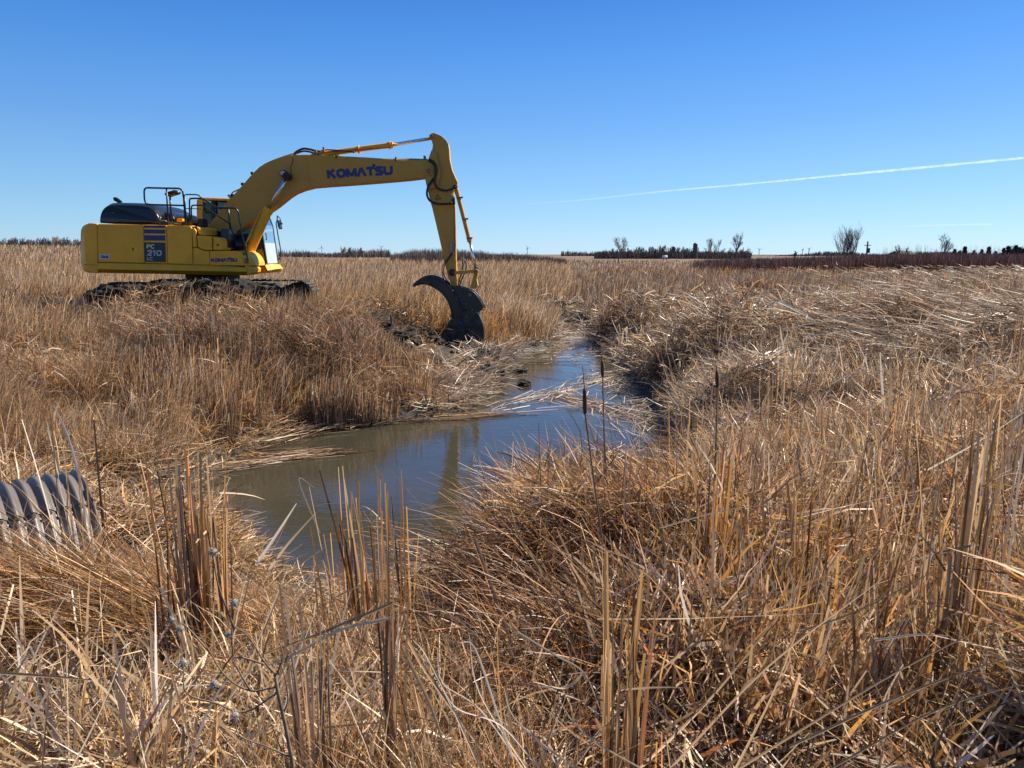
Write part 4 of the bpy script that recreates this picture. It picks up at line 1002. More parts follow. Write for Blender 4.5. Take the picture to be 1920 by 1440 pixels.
# contrails, high up and far off
def contrail(pts, Y, w, label, dens):
    m, nt, b = new_mat('ice_cloud_trail'); out = nt.nodes['Material Output']
    b.inputs['Base Color'].default_value = (0.9, 0.92, 0.95, 1); b.inputs['Roughness'].default_value = 1
    tl = nt.nodes.new('ShaderNodeBsdfTranslucent'); tl.inputs['Color'].default_value = (0.95, 0.97, 1, 1)
    ad = nt.nodes.new('ShaderNodeMixShader'); ad.inputs[0].default_value = 0.6
    nt.links.new(b.outputs[0], ad.inputs[1]); nt.links.new(tl.outputs[0], ad.inputs[2])
    tr = nt.nodes.new('ShaderNodeBsdfTransparent'); mx = nt.nodes.new('ShaderNodeMixShader')
    lw = nt.nodes.new('ShaderNodeLayerWeight'); lw.inputs['Blend'].default_value = 0.35
    inv = nt.nodes.new('ShaderNodeMath'); inv.operation = 'SUBTRACT'; inv.inputs[0].default_value = 1; nt.links.new(lw.outputs['Facing'], inv.inputs[1])
    tc = nt.nodes.new('ShaderNodeTexCoord'); nz = nt.nodes.new('ShaderNodeTexNoise'); nz.inputs['Scale'].default_value = 0.004; nz.inputs['Detail'].default_value = 6
    nt.links.new(tc.outputs['Object'], nz.inputs['Vector'])
    gr = nt.nodes.new('ShaderNodeSeparateXYZ'); nt.links.new(tc.outputs['Generated'], gr.inputs[0])
    fd = nt.nodes.new('ShaderNodeMapRange'); fd.inputs[1].default_value = 0; fd.inputs[2].default_value = 0.55; fd.inputs[3].default_value = 0.12; fd.inputs[4].default_value = 1
    nt.links.new(gr.outputs['X'], fd.inputs[0])
    m1 = nt.nodes.new('ShaderNodeMath'); m1.operation = 'MULTIPLY'; nt.links.new(inv.outputs[0], m1.inputs[0]); nt.links.new(nz.outputs['Fac'], m1.inputs[1])
    m2 = nt.nodes.new('ShaderNodeMath'); m2.operation = 'MULTIPLY'; nt.links.new(m1.outputs[0], m2.inputs[0]); nt.links.new(fd.outputs[0], m2.inputs[1])
    m3 = nt.nodes.new('ShaderNodeMath'); m3.operation = 'MULTIPLY'; m3.inputs[1].default_value = dens; m3.use_clamp = True; nt.links.new(m2.outputs[0], m3.inputs[0])
    nt.links.new(m3.outputs[0], mx.inputs[0]); nt.links.new(tr.outputs[0], mx.inputs[1]); nt.links.new(ad.outputs[0], mx.inputs[2])
    nt.links.new(mx.outputs[0], out.inputs['Surface'])
    P = [at_plane(u, v, Y) for u, v in smooth_path(pts, 12)]
    rs = random.Random(3); n = len(P)
    rad = [w / FPX * Y * (0.35 + 0.65 * i / n) * rs.uniform(0.8, 1.2) for i in range(n)]
    c = MB().tube(P, rad, 14, cap=False)
    o = c.obj('contrail', m, smooth=True); o.visible_shadow = False
    tag(o, label, 'contrail')
contrail([(985, 383), (1100, 374), (1250, 358), (1400, 345), (1600, 326), (1750, 312), (1930, 295), (2060, 283)], 30000, 2.7, 'long white contrail climbing to the right across the blue sky', 0.55)
contrail([(1620, 426), (1700, 424), (1800, 421), (1860, 420)], 32000, 1.6, 'short faint contrail low over the brush on the right', 0.22)
# ================================================================ dry vegetation
def straw_mat(name, trans=0.35, rough=0.45, spec=0.5):
    m, nt, b = new_mat(name); out = nt.nodes['Material Output']
    at = nt.nodes.new('ShaderNodeAttribute'); at.attribute_name = 'tone'
    nt.links.new(at.outputs['Color'], b.inputs['Base Color'])
    b.inputs['Roughness'].default_value = rough; b.inputs['Specular IOR Level'].default_value = spec
    tl = nt.nodes.new('ShaderNodeBsdfTranslucent')
    hs = nt.nodes.new('ShaderNodeHueSaturation'); hs.inputs['Saturation'].default_value = 1.04; hs.inputs['Value'].default_value = 1.12
    nt.links.new(at.outputs['Color'], hs.inputs['Color']); nt.links.new(hs.outputs[0], tl.inputs['Color'])
    mx = nt.nodes.new('ShaderNodeMixShader'); mx.inputs[0].default_value = trans
    nt.links.new(b.outputs[0], mx.inputs[1]); nt.links.new(tl.outputs[0], mx.inputs[2])
    nt.links.new(mx.outputs[0], out.inputs['Surface'])
    return m
M['straw'] = straw_mat('dry_straw', 0.32, 0.40, 0.35)
M['reed'] = straw_mat('dry_reed_leaf', 0.26, 0.45, 0.22)
M['stem'] = straw_mat('dark_stem', 0.05, 0.6, 0.3)

PALE = (0.70, 0.55, 0.36); STRAW = (0.56, 0.38, 0.195); GOLD = (0.56, 0.31, 0.10); TAN = (0.37, 0.235, 0.13)
RUST = (0.28, 0.125, 0.05); GREY = (0.34, 0.27, 0.20); DARK = (0.10, 0.065, 0.04); WHITE = (0.72, 0.63, 0.52); BROWN = (0.19, 0.115, 0.07)
def fn(x, y, s, seed): return np.clip((fnoise(x, y, s, seed) - 0.27) / 0.46, 0, 1)
def pick(n, table):                     # table: [(colour, weight)]
    w = np.array([t[1] for t in table], float); w /= w.sum()
    c = np.array([t[0] for t in table])[rng.choice(len(table), n, p=w)]
    k = np.array([0.93, 0.91, 0.96]) * np.exp(0.62 * rng.standard_normal((n, 1)) - 0.24)
    c = c * k * (1 + 0.02 * rng.standard_normal((n, 3)))
    return np.clip(c * np.minimum(1, 0.78 / np.maximum(c.max(1, keepdims=True), 1e-3)), 0.01, 0.85)

def ribbons(B, az, L, tilt, bend, w, tone, S=4, kink=None, tip=0.15, twist=None, power=1.5, floor=None, wave=0.0):
    """curved leaf ribbons; B (n,3) roots, az lean direction, tilt from the vertical at the root, bend added towards the tip"""
    n = len(B)
    if n == 0: return np.zeros((0, 3)), np.zeros((0, 4), int), np.zeros((0, 3))
    f = lambda a: np.broadcast_to(np.asarray(a, float), (n,)).copy()
    az, L, tilt, bend, w = map(f, (az, L, tilt, bend, w))
    P = np.zeros((n, S + 1, 3)); P[:, 0] = B
    T = np.zeros((n, S + 1)); azs = np.repeat(az[:, None], S + 1, 1)
    kseg = rng.integers(1, max(S, 2), n)
    for i in range(S + 1):
        t = i / S; T[:, i] = tilt + bend * t ** power
        if kink is not None: T[:, i] += np.where(i >= kseg, kink, 0)
        if wave: azs[:, i] += wave * rng.standard_normal(n)
    for i in range(S):
        th = 0.5 * (T[:, i] + T[:, i + 1]) if kink is None else T[:, i]
        st = np.sin(th)
        P[:, i + 1] = P[:, i] + (L / S)[:, None] * np.stack([st * np.cos(azs[:, i]), st * np.sin(azs[:, i]), np.cos(th)], 1)
    if floor is not None:
        g = ground_height(P[:, :, 0], P[:, :, 1]) + floor
        P[:, 1:, 2] = np.maximum(P[:, 1:, 2], g[:, 1:])
    side = np.stack([-np.sin(az), np.cos(az), np.zeros(n)], 1)
    nrm = np.stack([np.cos(tilt) * np.cos(az), np.cos(tilt) * np.sin(az), -np.sin(tilt)], 1)
    tw = f(twist) if twist is not None else rng.uniform(0, np.pi, n)
    V = np.zeros((n, S + 1, 2, 3)); C = np.zeros((n, S + 1, 2, 3))
    spin = rng.uniform(-0.5, 0.5, n)
    for i in range(S + 1):
        t = i / S; a = tw + spin * t
        s = np.cos(a)[:, None] * side + np.sin(a)[:, None] * nrm
        ww = w * (1 - (1 - tip) * t ** 2.2) * 0.5
        V[:, i, 0] = P[:, i] - s * ww[:, None]; V[:, i, 1] = P[:, i] + s * ww[:, None]
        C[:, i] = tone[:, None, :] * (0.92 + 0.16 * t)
    k = np.arange(n)[:, None] * (S + 1) * 2 + np.arange(S)[None] * 2
    Q = np.stack([k, k + 1, k + 3, k + 2], -1).reshape(-1, 4)
    return V.reshape(-1, 3), Q, np.clip(C.reshape(-1, 3), 0, 0.9)
class Veg:
    def __init__(s): s.V, s.Q, s.C, s.n = [], [], [], 0
    def add(s, r):
        v, q, c = r
        if len(v) == 0: return s
        s.V.append(v.astype(np.float32)); s.Q.append((q + s.n).astype(np.int32)); s.C.append(c.astype(np.float32)); s.n += len(v); return s
    def build(s, name, mat, parent=None):
        print('VEG', name, sum(len(q) for q in s.Q))
        return np_mesh(name, np.concatenate(s.V), np.concatenate(s.Q), np.concatenate(s.C), mat, parent)

def sector(n, y0, y1, a0, a1, k=0.6):   # points over a sector: y range, bearing (x/y) range, denser near the camera
    s0, s1 = y0 ** -k, y1 ** -k; ml, mr = (1.7 if a0 <= -XM else 0), (1.7 if a1 >= XM else 0)
    if (ml or mr) and y0 < 12: n = int(n * (1.14 if not (ml and mr) else 1.22))
    y = (s0 + (s1 - s0) * rng.random(n)) ** (-1 / k)
    lo, hi = a0 * y - ml, a1 * y + mr
    return lo + (hi - lo) * rng.random(n), y
def bear(u): return (u - 960) / FPX
def uv_of(x, y, z):
    dy = y * CP - (z - CAMZ) * SP; dz = y * SP + (z - CAMZ) * CP
    return 960 + FPX * x / dy, 720 - FPX * dz / dy
def v_top(x, y, vguide_u, vguide_v):    # height at which something at (x, y) reaches the given picture row
    u = 960 + FPX * x / (np.maximum(y, 0.3) * CP + 1.5 * SP)
    v = np.interp(u, vguide_u, vguide_v); b = (v - 720) / FPX
    return CAMZ + y * (-SP - b * CP) / (CP - b * SP)
def px_w(w, y, k=0.62): return np.maximum(w, k * y / 739.0)
SUNX, SUNY = math.sin(R(SUN_AZ)), math.cos(R(SUN_AZ))
def excl_machine(x, y):                 # under the tracks
    return (x > xc - 2.5) & (x < xc + 2.5) & (y > YN - 0.2) & (y < YF + 0.1)
def land(x, y, dmin=0.03):
    d = pond_sdf(x, y); z = ground_height(x, y)
    k = (d > dmin) & ~excl_machine(x, y)
    return x[k], y[k], z[k], d[k]
XM = 0.80                               # bearing limit, somewhat wider than the frame

# rows that near plants may reach (they would hide the pond otherwise)
NU = [-400, 0, 120, 200, 300, 400, 470, 540, 640, 760, 800, 860, 900, 945, 1000, 1080, 1160, 1240, 1290, 1350, 2400]
NV = [905, 905, 905, 940, 960, 950, 1030, 1085, 1100, 1105, 1050, 1000, 940, 900, 880, 888, 925, 930, 890, 790, 640]
def guide(x, y): return v_top(x, y, NU, NV)
# ---- far field: fine pale grass to the horizon (left) and greyer, lodged marsh growth (right)
g = Veg()
n = 190000
x, y = sector(n, 20, 190, -XM, XM, 0.85)
x, y, z, d = land(x, y, 0.15)
dx = x - ditch_x(y); n = len(x)
cl = fn(x, y, 3.5, 41); cl2 = fn(x, y, 14, 42)
leftm = dx < -0.4
k = rng.random(n) < np.where(leftm, 0.45 + 0.6 * cl, 0.12 + 1.0 * cl)
k &= np.abs(dx) > 0.6 * (rng.random(n) + 0.3) * (1 - sm((y - 26) / 8))
x, y, z, dx, cl, cl2, leftm = [a[k] for a in (x, y, z, dx, cl, cl2, leftm)]; n = len(x)
tone = np.where(leftm[:, None], pick(n, [(PALE, 4), (STRAW, 4), (TAN, 3), (GOLD, 1.2), (GREY, 1)]), pick(n, [(TAN, 4), (GREY, 4), (PALE, 1.4), (BROWN, 3), (GOLD, 1.2), (RUST, 1)]))
warm = (sm((cl2 - 0.5) / 0.2) * 0.6)[:, None]
tone = tone * (1 - 0.3 * warm) + np.array(GOLD) * 0.3 * warm
L = np.where(leftm, rng.uniform(0.55, 1.0, n), rng.uniform(0.45, 1.05, n) * (1 - 0.35 * sm((y - 25) / 20))) * (0.75 + 0.5 * cl)
g.add(ribbons(np.stack([x, y, z - 0.02], 1), rng.normal(0.15, 1.1, n), L, np.abs(rng.normal(0.12, 0.18, n)), np.abs(rng.normal(0.35, 0.35, n)), px_w(0.006, y, 0.62), tone, S=2, tip=0.3))

far = g.build('far_dry_grass', M['straw'])
tag(far, 'dry pale grass covering the far field up to the horizon', 'grass', kind='stuff')

# lodged pale reeds flattened by wind on the right
g = Veg()
x, y = sector(22000, 9.5, 60, 0.2, XM, 0.6)
x, y, z, d = land(x, y, 0.6); n = len(x)
cl = fn(x, y, 2.6, 51); u_ = x / y
k = rng.random(n) < sm((cl - 0.44) / 0.16) * (0.06 + 0.94 * sm((u_ - 0.36) / 0.24))
x, y, z, cl = [a[k] for a in (x, y, z, cl)]; n = len(x)
g.add(ribbons(np.stack([x, y, z + rng.uniform(0.45, 0.95, n)], 1), rng.normal(2.9, 0.5, n), rng.uniform(0.25, 0.7, n), rng.normal(1.4, 0.2, n), rng.normal(0.15, 0.2, n), px_w(0.010, y, 0.5), pick(n, [(WHITE, 1), (PALE, 4), (GREY, 4), (TAN, 3)]), S=3, tip=0.5))
tag(g.build('lodged_reeds', M['reed']), 'pale wind-flattened reeds lying over the marsh on the right', 'reeds', kind='stuff')

# ---- middle field, left of the ditch: golden fine grass around and in front of the machine
g = Veg()
x, y = sector(220000, 7.2, 21, -XM, 0.12, 0.75)
x, y, z, d = land(x, y, 0.35); dx = x - ditch_x(y); n = len(x)
cl = fn(x, y, 1.3, 61); cl2 = fn(x, y, 4.0, 62)
reedz = (y < 14.8 - 0.15 * (x + 3)) & (x > -5.6) & (y < 13.8) # the reed bank has its own plants
keep = (dx < -0.3) & (rng.random(n) < np.where(reedz, 0.18, 0.12 + 1.0 * cl))
# spoil and shadowed mud near the bucket stay bare
mud = np.exp(-((x + 2.3) / 1.0) ** 2 - ((y - 15.6) / 0.8) ** 2) + np.exp(-((x + 0.9) / 1.3) ** 2 - ((y - 16.4) / 2.4) ** 2)
keep &= rng.random(n) > 1.1 * mud
x, y, z, dx, cl, cl2, d = [a[keep] for a in (x, y, z, dx, cl, cl2, d)]; n = len(x)
gold = sm((x / y + 0.32) / 0.12) * sm((y - 13) / 2)
tone = pick(n, [(PALE, 3), (STRAW, 4), (TAN, 3.5), (GOLD, 2), (GREY, 1.5), (RUST, 1)])
gg = (gold * (0.35 + 0.5 * cl2))[:, None]
tone = tone * (1 - gg) + pick(n, [(GOLD, 3), (STRAW, 2)]) * gg
L = rng.uniform(0.35, 0.85, n) * (0.4 + 1.0 * cl)
lowz = sm((x / y + 0.24) / 0.06) * (y < 18.0); L = L * (1 - 0.72 * lowz)
front = sm((y - 15.0) / 1.0) * (y < YN + 1) * (x < -4.0)
L = L * (1 - 0.15 * front)
L = np.where((y > YN) & (np.abs(x - xc) < 4.8), np.minimum(L, 0.75), L)
thinned = (np.abs(x - xc + 0.2) < 3.3) & (y > 15.9) & (y < YN) & (rng.random(n) < 0.5); L = np.where(thinned, 0.05, L)  # grass cut low where black lumps stand in for the machine's shadow
lift = (np.abs(x - xc + 0.2) < 3.4) & (y > 15.0) & (y < YN) & ~thinned; L = np.where(lift, rng.uniform(0.3, 0.7, n), L)
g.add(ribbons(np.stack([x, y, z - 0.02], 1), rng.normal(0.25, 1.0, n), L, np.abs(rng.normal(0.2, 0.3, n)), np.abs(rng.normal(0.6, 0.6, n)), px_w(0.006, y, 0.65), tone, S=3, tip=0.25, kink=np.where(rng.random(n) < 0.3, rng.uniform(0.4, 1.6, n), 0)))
tag(g.build('dry_grass', M['straw']), 'golden and pale dry grass around the machine and across the left field', 'grass', kind='stuff')

# ---- right of the ditch, middle distance
g = Veg()
x, y = sector(170000, 5.0, 21, -0.02, XM, 0.8)
x, y, z, d = land(x, y, 0.10); dx = x - ditch_x(y); n = len(x)
cl = fn(x, y, 1.1, 71); cl2 = fn(x, y, 3.6, 72)
keep = (dx > 0.2) & (rng.random(n) < 0.06 + 1.0 * cl)
keep &= z + 0.12 < np.where(y < 8.4, guide(x, y), 9)
x, y, z, cl, cl2, d = [a[keep] for a in (x, y, z, cl, cl2, d)]; n = len(x)
gold = (sm((9.5 - y) / 4) * 0.6 + 0.5 * sm((cl2 - 0.45) / 0.2))[:, None]
tone = pick(n, [(TAN, 4), (GREY, 3), (STRAW, 3), (PALE, 1.6), (BROWN, 2.5), (RUST, 1.6)])
tone = tone * (1 - 0.6 * gold) + pick(n, [(GOLD, 3), (STRAW, 3), (PALE, 1)]) * 0.6 * gold
L = rng.uniform(0.3, 0.9, n) * (0.25 + 1.0 * cl) * (0.18 + 0.82 * sm(d / 2.2))
L = np.where(y < 8.4, np.clip(L, 0.05, np.maximum(guide(x, y) - z, 0.08) * rng.uniform(0.5, 1.05, n)), L)
g.add(ribbons(np.stack([x, y, z - 0.02], 1), rng.normal(0.5, 1.5, n), L, np.abs(rng.normal(0.25, 0.4, n)), np.abs(rng.normal(0.6, 0.8, n)), px_w(0.009, y, 0.85) * rng.uniform(0.5, 1.5, n), tone, S=3, tip=0.25, kink=np.where(rng.random(n) < 0.5, rng.uniform(0.5, 2.2, n), 0)))
# broad leaves, bent over, pale: they carry the sparkle
m_ = 40000
x, y = sector(m_, 4.2, 20, 0.10, XM, 0.9); x, y, z, d = land(x, y, 0.3); k = (x - ditch_x(y) > 0.4); x, y, z = x[k], y[k], z[k]; n = len(x)
Lb = rng.uniform(0.3, 0.9, n); Lb = np.where(y < 8.4, np.clip(Lb, 0.05, np.maximum(guide(x, y) - z, 0.06)), Lb)
g.add(ribbons(np.stack([x, y, z], 1), rng.uniform(0, 6.28, n), Lb, np.abs(rng.normal(0.2, 0.2, n)), rng.uniform(0.1, 1.2, n), px_w(0.009, y, 0.6), pick(n, [(PALE, 3), (STRAW, 4), (WHITE, 1), (GREY, 2), (TAN, 2)]), S=4, kink=np.where(rng.random(n) < 0.7, rng.uniform(0.8, 2.2, n), 0), tip=0.2))
tag(g.build('marsh_grass', M['straw']), 'tangled tan marsh grass filling the ground right of the ditch', 'grass', kind='stuff')

# ---- the reed bank across the pond on the left
g = Veg()
x, y = sector(48000, 9.0, 14.6, -0.56, 0.02, 0.6); x, y, z, d = land(x, y, 0.02); n = len(x)
cl = fn(x, y, 0.8, 81)
u_ = 960 + FPX * x / y
k = (rng.random(n) < sm((cl - 0.46) / 0.12)) & (u_ > 225 + 30 * rng.standard_normal(n)) & (u_ < 845 + 15 * rng.standard_normal(n)) & (d < 3.0 + 1.2 * rng.random(n)) & (x - ditch_x(y) < -0.3)
x, y, z, cl, d, u_ = [a[k] for a in (x, y, z, cl, d, u_)]; n = len(x)
L = rng.uniform(0.4, 1.0, n) * (0.5 + 0.75 * cl) * np.interp(u_, [220, 300, 560, 680, 760, 850], [0.65, 0.85, 0.82, 0.55, 0.42, 0.22])
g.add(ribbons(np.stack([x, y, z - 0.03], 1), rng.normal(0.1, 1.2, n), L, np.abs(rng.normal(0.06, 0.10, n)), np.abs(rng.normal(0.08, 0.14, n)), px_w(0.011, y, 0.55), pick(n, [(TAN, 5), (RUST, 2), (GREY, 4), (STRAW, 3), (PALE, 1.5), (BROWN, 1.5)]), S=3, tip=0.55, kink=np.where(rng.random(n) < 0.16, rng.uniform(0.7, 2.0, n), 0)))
# drooping dark thatch over the reed mounds
x, y = sector(20000, 10.8, 14.4, -0.55, -0.18, 0.6); x, y, z, d = land(x, y, 0.25); n = len(x)
cl = fn(x, y, 0.9, 83); k = rng.random(n) < sm((cl - 0.35) / 0.2); x, y, z, cl = [a[k] for a in (x, y, z, cl)]; n = len(x)
g.add(ribbons(np.stack([x, y, z + rng.uniform(0.1, 0.5, n)], 1), rng.normal(-1.4, 0.9, n), rng.uniform(0.25, 0.6, n), rng.uniform(0.4, 1.2, n), rng.uniform(0.6, 1.5, n), px_w(0.005, y, 0.42), pick(n, [(RUST, 2), (TAN, 4), (BROWN, 2.5), (GREY, 3.5), (PALE, 1)]), S=3, tip=0.3))
tag(g.build('reed_bed', M['reed']), 'brown standing reeds along the far left bank of the pond', 'reeds', kind='stuff')

# ---- broken stems and matted thatch
def thatch(name, label, n, box, tone, Lr, w, zr, k=0.8, dmin=0.02, cover=None, wk=0.5, tiltm=1.45):
    y0, y1, a0, a1 = box
    x, y = sector(n, y0, y1, a0, a1, k); x, y, z, d = land(x, y, dmin); m = len(x)
    if cover is not None:
        c = cover(x, y, d); kk = rng.random(m) < c; x, y, z, d = x[kk], y[kk], z[kk], d[kk]; m = len(x)
    zz = z + rng.uniform(*zr, m) * sm(d / 0.15)
    V = Veg().add(ribbons(np.stack([x, y, zz], 1), rng.uniform(0, 6.283, m), rng.uniform(*Lr, m) * rng.uniform(0.5, 1, m), rng.normal(tiltm, 0.22, m), rng.normal(0.1, 0.35, m), px_w(w, y, wk) * rng.uniform(0.6, 1.5, m), pick(m, tone), S=3, tip=0.4, kink=np.where(rng.random(m) < 0.3, rng.normal(0, 0.5, m), 0), wave=0.12))
    tag(V.build(name, M['straw']), label, 'straw', kind='stuff')
thatch('matted_straw', 'pale matted straw on the bank in the foreground', 130000, (1.15, 6.6, -XM, 0.35), [(PALE, 5), (STRAW, 4), (GOLD, 1), (TAN, 3), (WHITE, 2), (GREY, 1)], (0.08, 0.38), 0.0055, (0.0, 0.10), 1.0,
       cover=lambda x, y, d: 0.06 + 1.1 * sm(1.5 * fn(x, y, 0.6, 91) - 0.3) * sm((-0.05 - x + 0.9 * sm((y - 3.4) / 0.8)) / 0.5))
thatch('flattened_straw', 'pale flattened straw left of the pond beyond the pipe', 65000, (5.2, 12.5, -XM, -0.30), [(PALE, 4), (STRAW, 4), (TAN, 3), (GOLD, 2)], (0.15, 0.5), 0.009, (0.0, 0.14), 0.8,
       cover=lambda x, y, d: 0.3 + 0.9 * fn(x, y, 0.9, 93))
thatch('litter', 'dark and pale plant litter under the reeds on the right', 80000, (1.3, 9.0, 0.02, XM), [(TAN, 4), (BROWN, 3), (STRAW, 3), (RUST, 2), (GREY, 2), (PALE, 1)], (0.1, 0.5), 0.007, (0.0, 0.16), 1.0)
thatch('bank_litter', 'broken reed stems strewn over the muddy ditch banks', 40000, (10.5, 34, -0.12, 0.22), [(WHITE, 2), (PALE, 3), (GREY, 3), (TAN, 3), (DARK, 1)], (0.3, 0.9), 0.012, (0.0, 0.10), 0.8,
       cover=lambda x, y, d: (np.abs(x - ditch_x(y)) < 1.5 + 0.6 * rng.random(len(x))) * 0.9, wk=0.6)

# ---- collapsed, criss-crossing growth resting at every height between the hummocks
def tangle(name, label, n, box, tone, Lr, w, hmax, seed, sc=0.7, wk=0.5, dmin=0.08, use_guide=True, cond=None, az0=None):
    y0, y1, a0, a1 = box
    x, y = sector(n, y0, y1, a0, a1, 0.9); x, y, z, d = land(x, y, dmin); m = len(x)
    hc = sm((fn(x, y, sc, seed) - 0.12) / 0.7) * hmax * (0.35 + 0.65 * sm(d / 1.0)) * (0.6 + 0.6 * fn(x, y, sc * 3.5, seed + 5))
    k = (rng.random(m) < 0.25 + 1.2 * hc / hmax)
    if use_guide: top = np.where(y < 8.4, guide(x, y), 9.0); hc = np.minimum(hc, np.maximum(top - z - 0.03, 0)); k &= top - z > 0.05
    if cond is not None: k &= cond(x, y, d)
    x, y, z, hc = [a[k] for a in (x, y, z, hc)]; m = len(x)
    h = hc * rng.random(m) ** 0.6
    az = rng.uniform(0, 6.283, m) if az0 is None else rng.normal(az0, 0.8, m) + np.pi * (rng.random(m) < 0.3)
    Lb = rng.uniform(*Lr, m) * rng.uniform(0.5, 1, m)
    V = Veg().add(ribbons(np.stack([x, y, z + h], 1), az, Lb, rng.normal(1.25, 0.35, m), rng.normal(0.3, 0.5, m), px_w(w, y, wk) * rng.uniform(0.5, 1.7, m), pick(m, tone), S=4, tip=0.25, kink=np.where(rng.random(m) < 0.35, rng.normal(0, 0.8, m), 0), wave=0.15))
    tag(V.build(name, M['straw']), label, 'grass', kind='stuff')
tangle('collapsed_leaves', 'collapsed golden leaves criss-crossing on the near right', 85000, (1.6, 8.4, 0.0, XM), [(PALE, 3), (STRAW, 4), (GOLD, 3), (TAN, 3), (RUST, 1.5), (WHITE, 0.7)], (0.14, 0.55), 0.009, 0.62, 301, 0.6, 0.8, cond=lambda x, y, d: (x > 0.62) | (y > 3.1) | (rng.random(len(x)) < 0.12))
tangle('collapsed_marsh_grass', 'collapsed pale and brown grass over the middle of the right marsh', 80000, (7.0, 24.0, 0.05, XM), [(PALE, 4), (STRAW, 3), (GREY, 3), (TAN, 4), (BROWN, 2), (WHITE, 1)], (0.2, 0.65), 0.010, 0.75, 311, 1.3, 0.85, 0.25, cond=lambda x, y, d: x - ditch_x(y) > 0.4)
tangle('collapsed_grass', 'collapsed straw and bent grass over the left side of the field', 90000, (5.5, 20.0, -XM, -0.10), [(PALE, 4), (STRAW, 4), (GOLD, 2), (TAN, 4), (RUST, 1.5)], (0.15, 0.5), 0.008, 0.55, 321, 1.1, 0.75, 0.3, cond=lambda x, y, d: (x - ditch_x(y) < -1.6))

# ---- small standing grass of the near left bank
g = Veg()
x, y = sector(100000, 1.3, 9.5, -XM, 0.12, 0.9); x, y, z, d = land(x, y, 0.04); n = len(x)
cl = fn(x, y, 0.45, 101)
top = np.where(y < 6.2, guide(x, y), 9.0)
k = (rng.random(n) < 0.06 + 0.8 * sm((cl - 0.35) / 0.4)) & (top - z > 0.05) & ~((x > -4.6) & (x < -2.2) & (y > 3.6) & (y < 5.4))
x, y, z, cl, top = [a[k] for a in (x, y, z, cl, top)]; n = len(x)
L = np.minimum(rng.uniform(0.10, 0.42, n) * (0.6 + 0.7 * cl), (top - z) * rng.uniform(0.7, 1.3, n))
L *= np.where(y > 6.2, 1.3, 1) * np.where((y > 3.9) & (y < 6.4) & (x / y > -0.42) & (x / y < -0.08), 0.4, 1)
g.add(ribbons(np.stack([x, y, z - 0.01], 1), rng.uniform(0, 6.28, n), L, np.abs(rng.normal(0.4, 0.35, n)), np.abs(rng.normal(0.9, 0.6, n)), px_w(0.0045, y, 0.6) * rng.uniform(0.5, 1.7, n), pick(n, [(STRAW, 4), (PALE, 3), (GOLD, 3), (TAN, 3), (RUST, 1)]), S=4, tip=0.15))
tag(g.build('short_dry_grass', M['straw']), 'short curled dry grass on the near bank in the foreground', 'grass', kind='stuff')

# ---- near right: golden leafy tangle below and between the tall stalks
g = Veg()
x, y = sector(90000, 1.5, 7.0, -0.10, XM, 0.9); x, y, z, d = land(x, y, 0.04); n = len(x)
cl = fn(x, y, 0.5, 111); cl2 = fn(x, y, 1.4, 112)
top = guide(x, y)
k = (rng.random(n) < 0.05 + 0.95 * sm((cl - 0.2) / 0.5)) & (top - z > 0.08) & ((x > 0.6) | (y > 3.1) | (rng.random(n) < 0.1)) & (rng.random(n) < sm((x + 0.25) / 0.35))
x, y, z, cl, cl2, top = [a[k] for a in (x, y, z, cl, cl2, top)]; n = len(x)
L = np.minimum(rng.uniform(0.2, 0.85, n) * (0.3 + 1.1 * cl) * np.interp(y, [1.5, 3.0, 5], [0.38, 0.7, 0.85]), (top - z) * rng.uniform(0.6, 1.1, n))
tone = pick(n, [(GOLD, 4), (STRAW, 4), (TAN, 3), (RUST, 2), (PALE, 1.5)])
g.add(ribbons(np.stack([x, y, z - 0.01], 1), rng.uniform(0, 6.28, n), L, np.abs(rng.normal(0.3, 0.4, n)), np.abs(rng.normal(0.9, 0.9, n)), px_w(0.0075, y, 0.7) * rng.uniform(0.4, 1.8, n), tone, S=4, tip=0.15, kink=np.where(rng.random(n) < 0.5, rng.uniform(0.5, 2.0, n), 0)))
tag(g.build('golden_leaf_tangle', M['straw']), 'golden tangle of bent dry leaves across the near right', 'grass', kind='stuff')

# long leaning reed leaves crossing the near right
g = Veg()
x, y = sector(6500, 1.9, 6.5, 0.12, XM, 0.8); x, y, z, d = land(x, y, 0.1); top = guide(x, y); k = top - z > 0.15; x, y, z, top = x[k], y[k], z[k], top[k]; n = len(x)
L = np.minimum(rng.uniform(0.5, 1.25, n), np.interp(y, [1.6, 3, 6], [0.35, 0.8, 1.0])) 
L = np.minimum(L, (top - z) * rng.uniform(0.8, 1.2, n))
lean = np.abs(rng.normal(0.2, 0.5, n))
g.add(ribbons(np.stack([x, y, z - 0.02], 1), rng.normal(0.3, 1.7, n), L, lean, np.abs(rng.normal(0.15, 0.25, n)), px_w(0.012, y, 0.8) * rng.uniform(0.5, 1.5, n), pick(n, [(TAN, 3), (STRAW, 4), (PALE, 3), (GREY, 1), (GOLD, 2), (RUST, 1)]), S=5, tip=0.35, kink=np.where(rng.random(n) < 0.35, rng.uniform(0.7, 1.9, n), 0)))
x, y = sector(5000, 1.7, 9.0, -XM, -0.1, 0.9); x, y, z, d = land(x, y, 0.1); top = np.where(y < 6.4, guide(x, y), 9); k = (top - z > 0.12) & ~((x > -4.6) & (x < -2.0) & (y > 3.4) & (y < 5.4)); x, y, z, top = x[k], y[k], z[k], top[k]; n = len(x)
L = np.minimum(rng.uniform(0.15, 0.6, n), (top - z) * rng.uniform(0.5, 1.0, n))
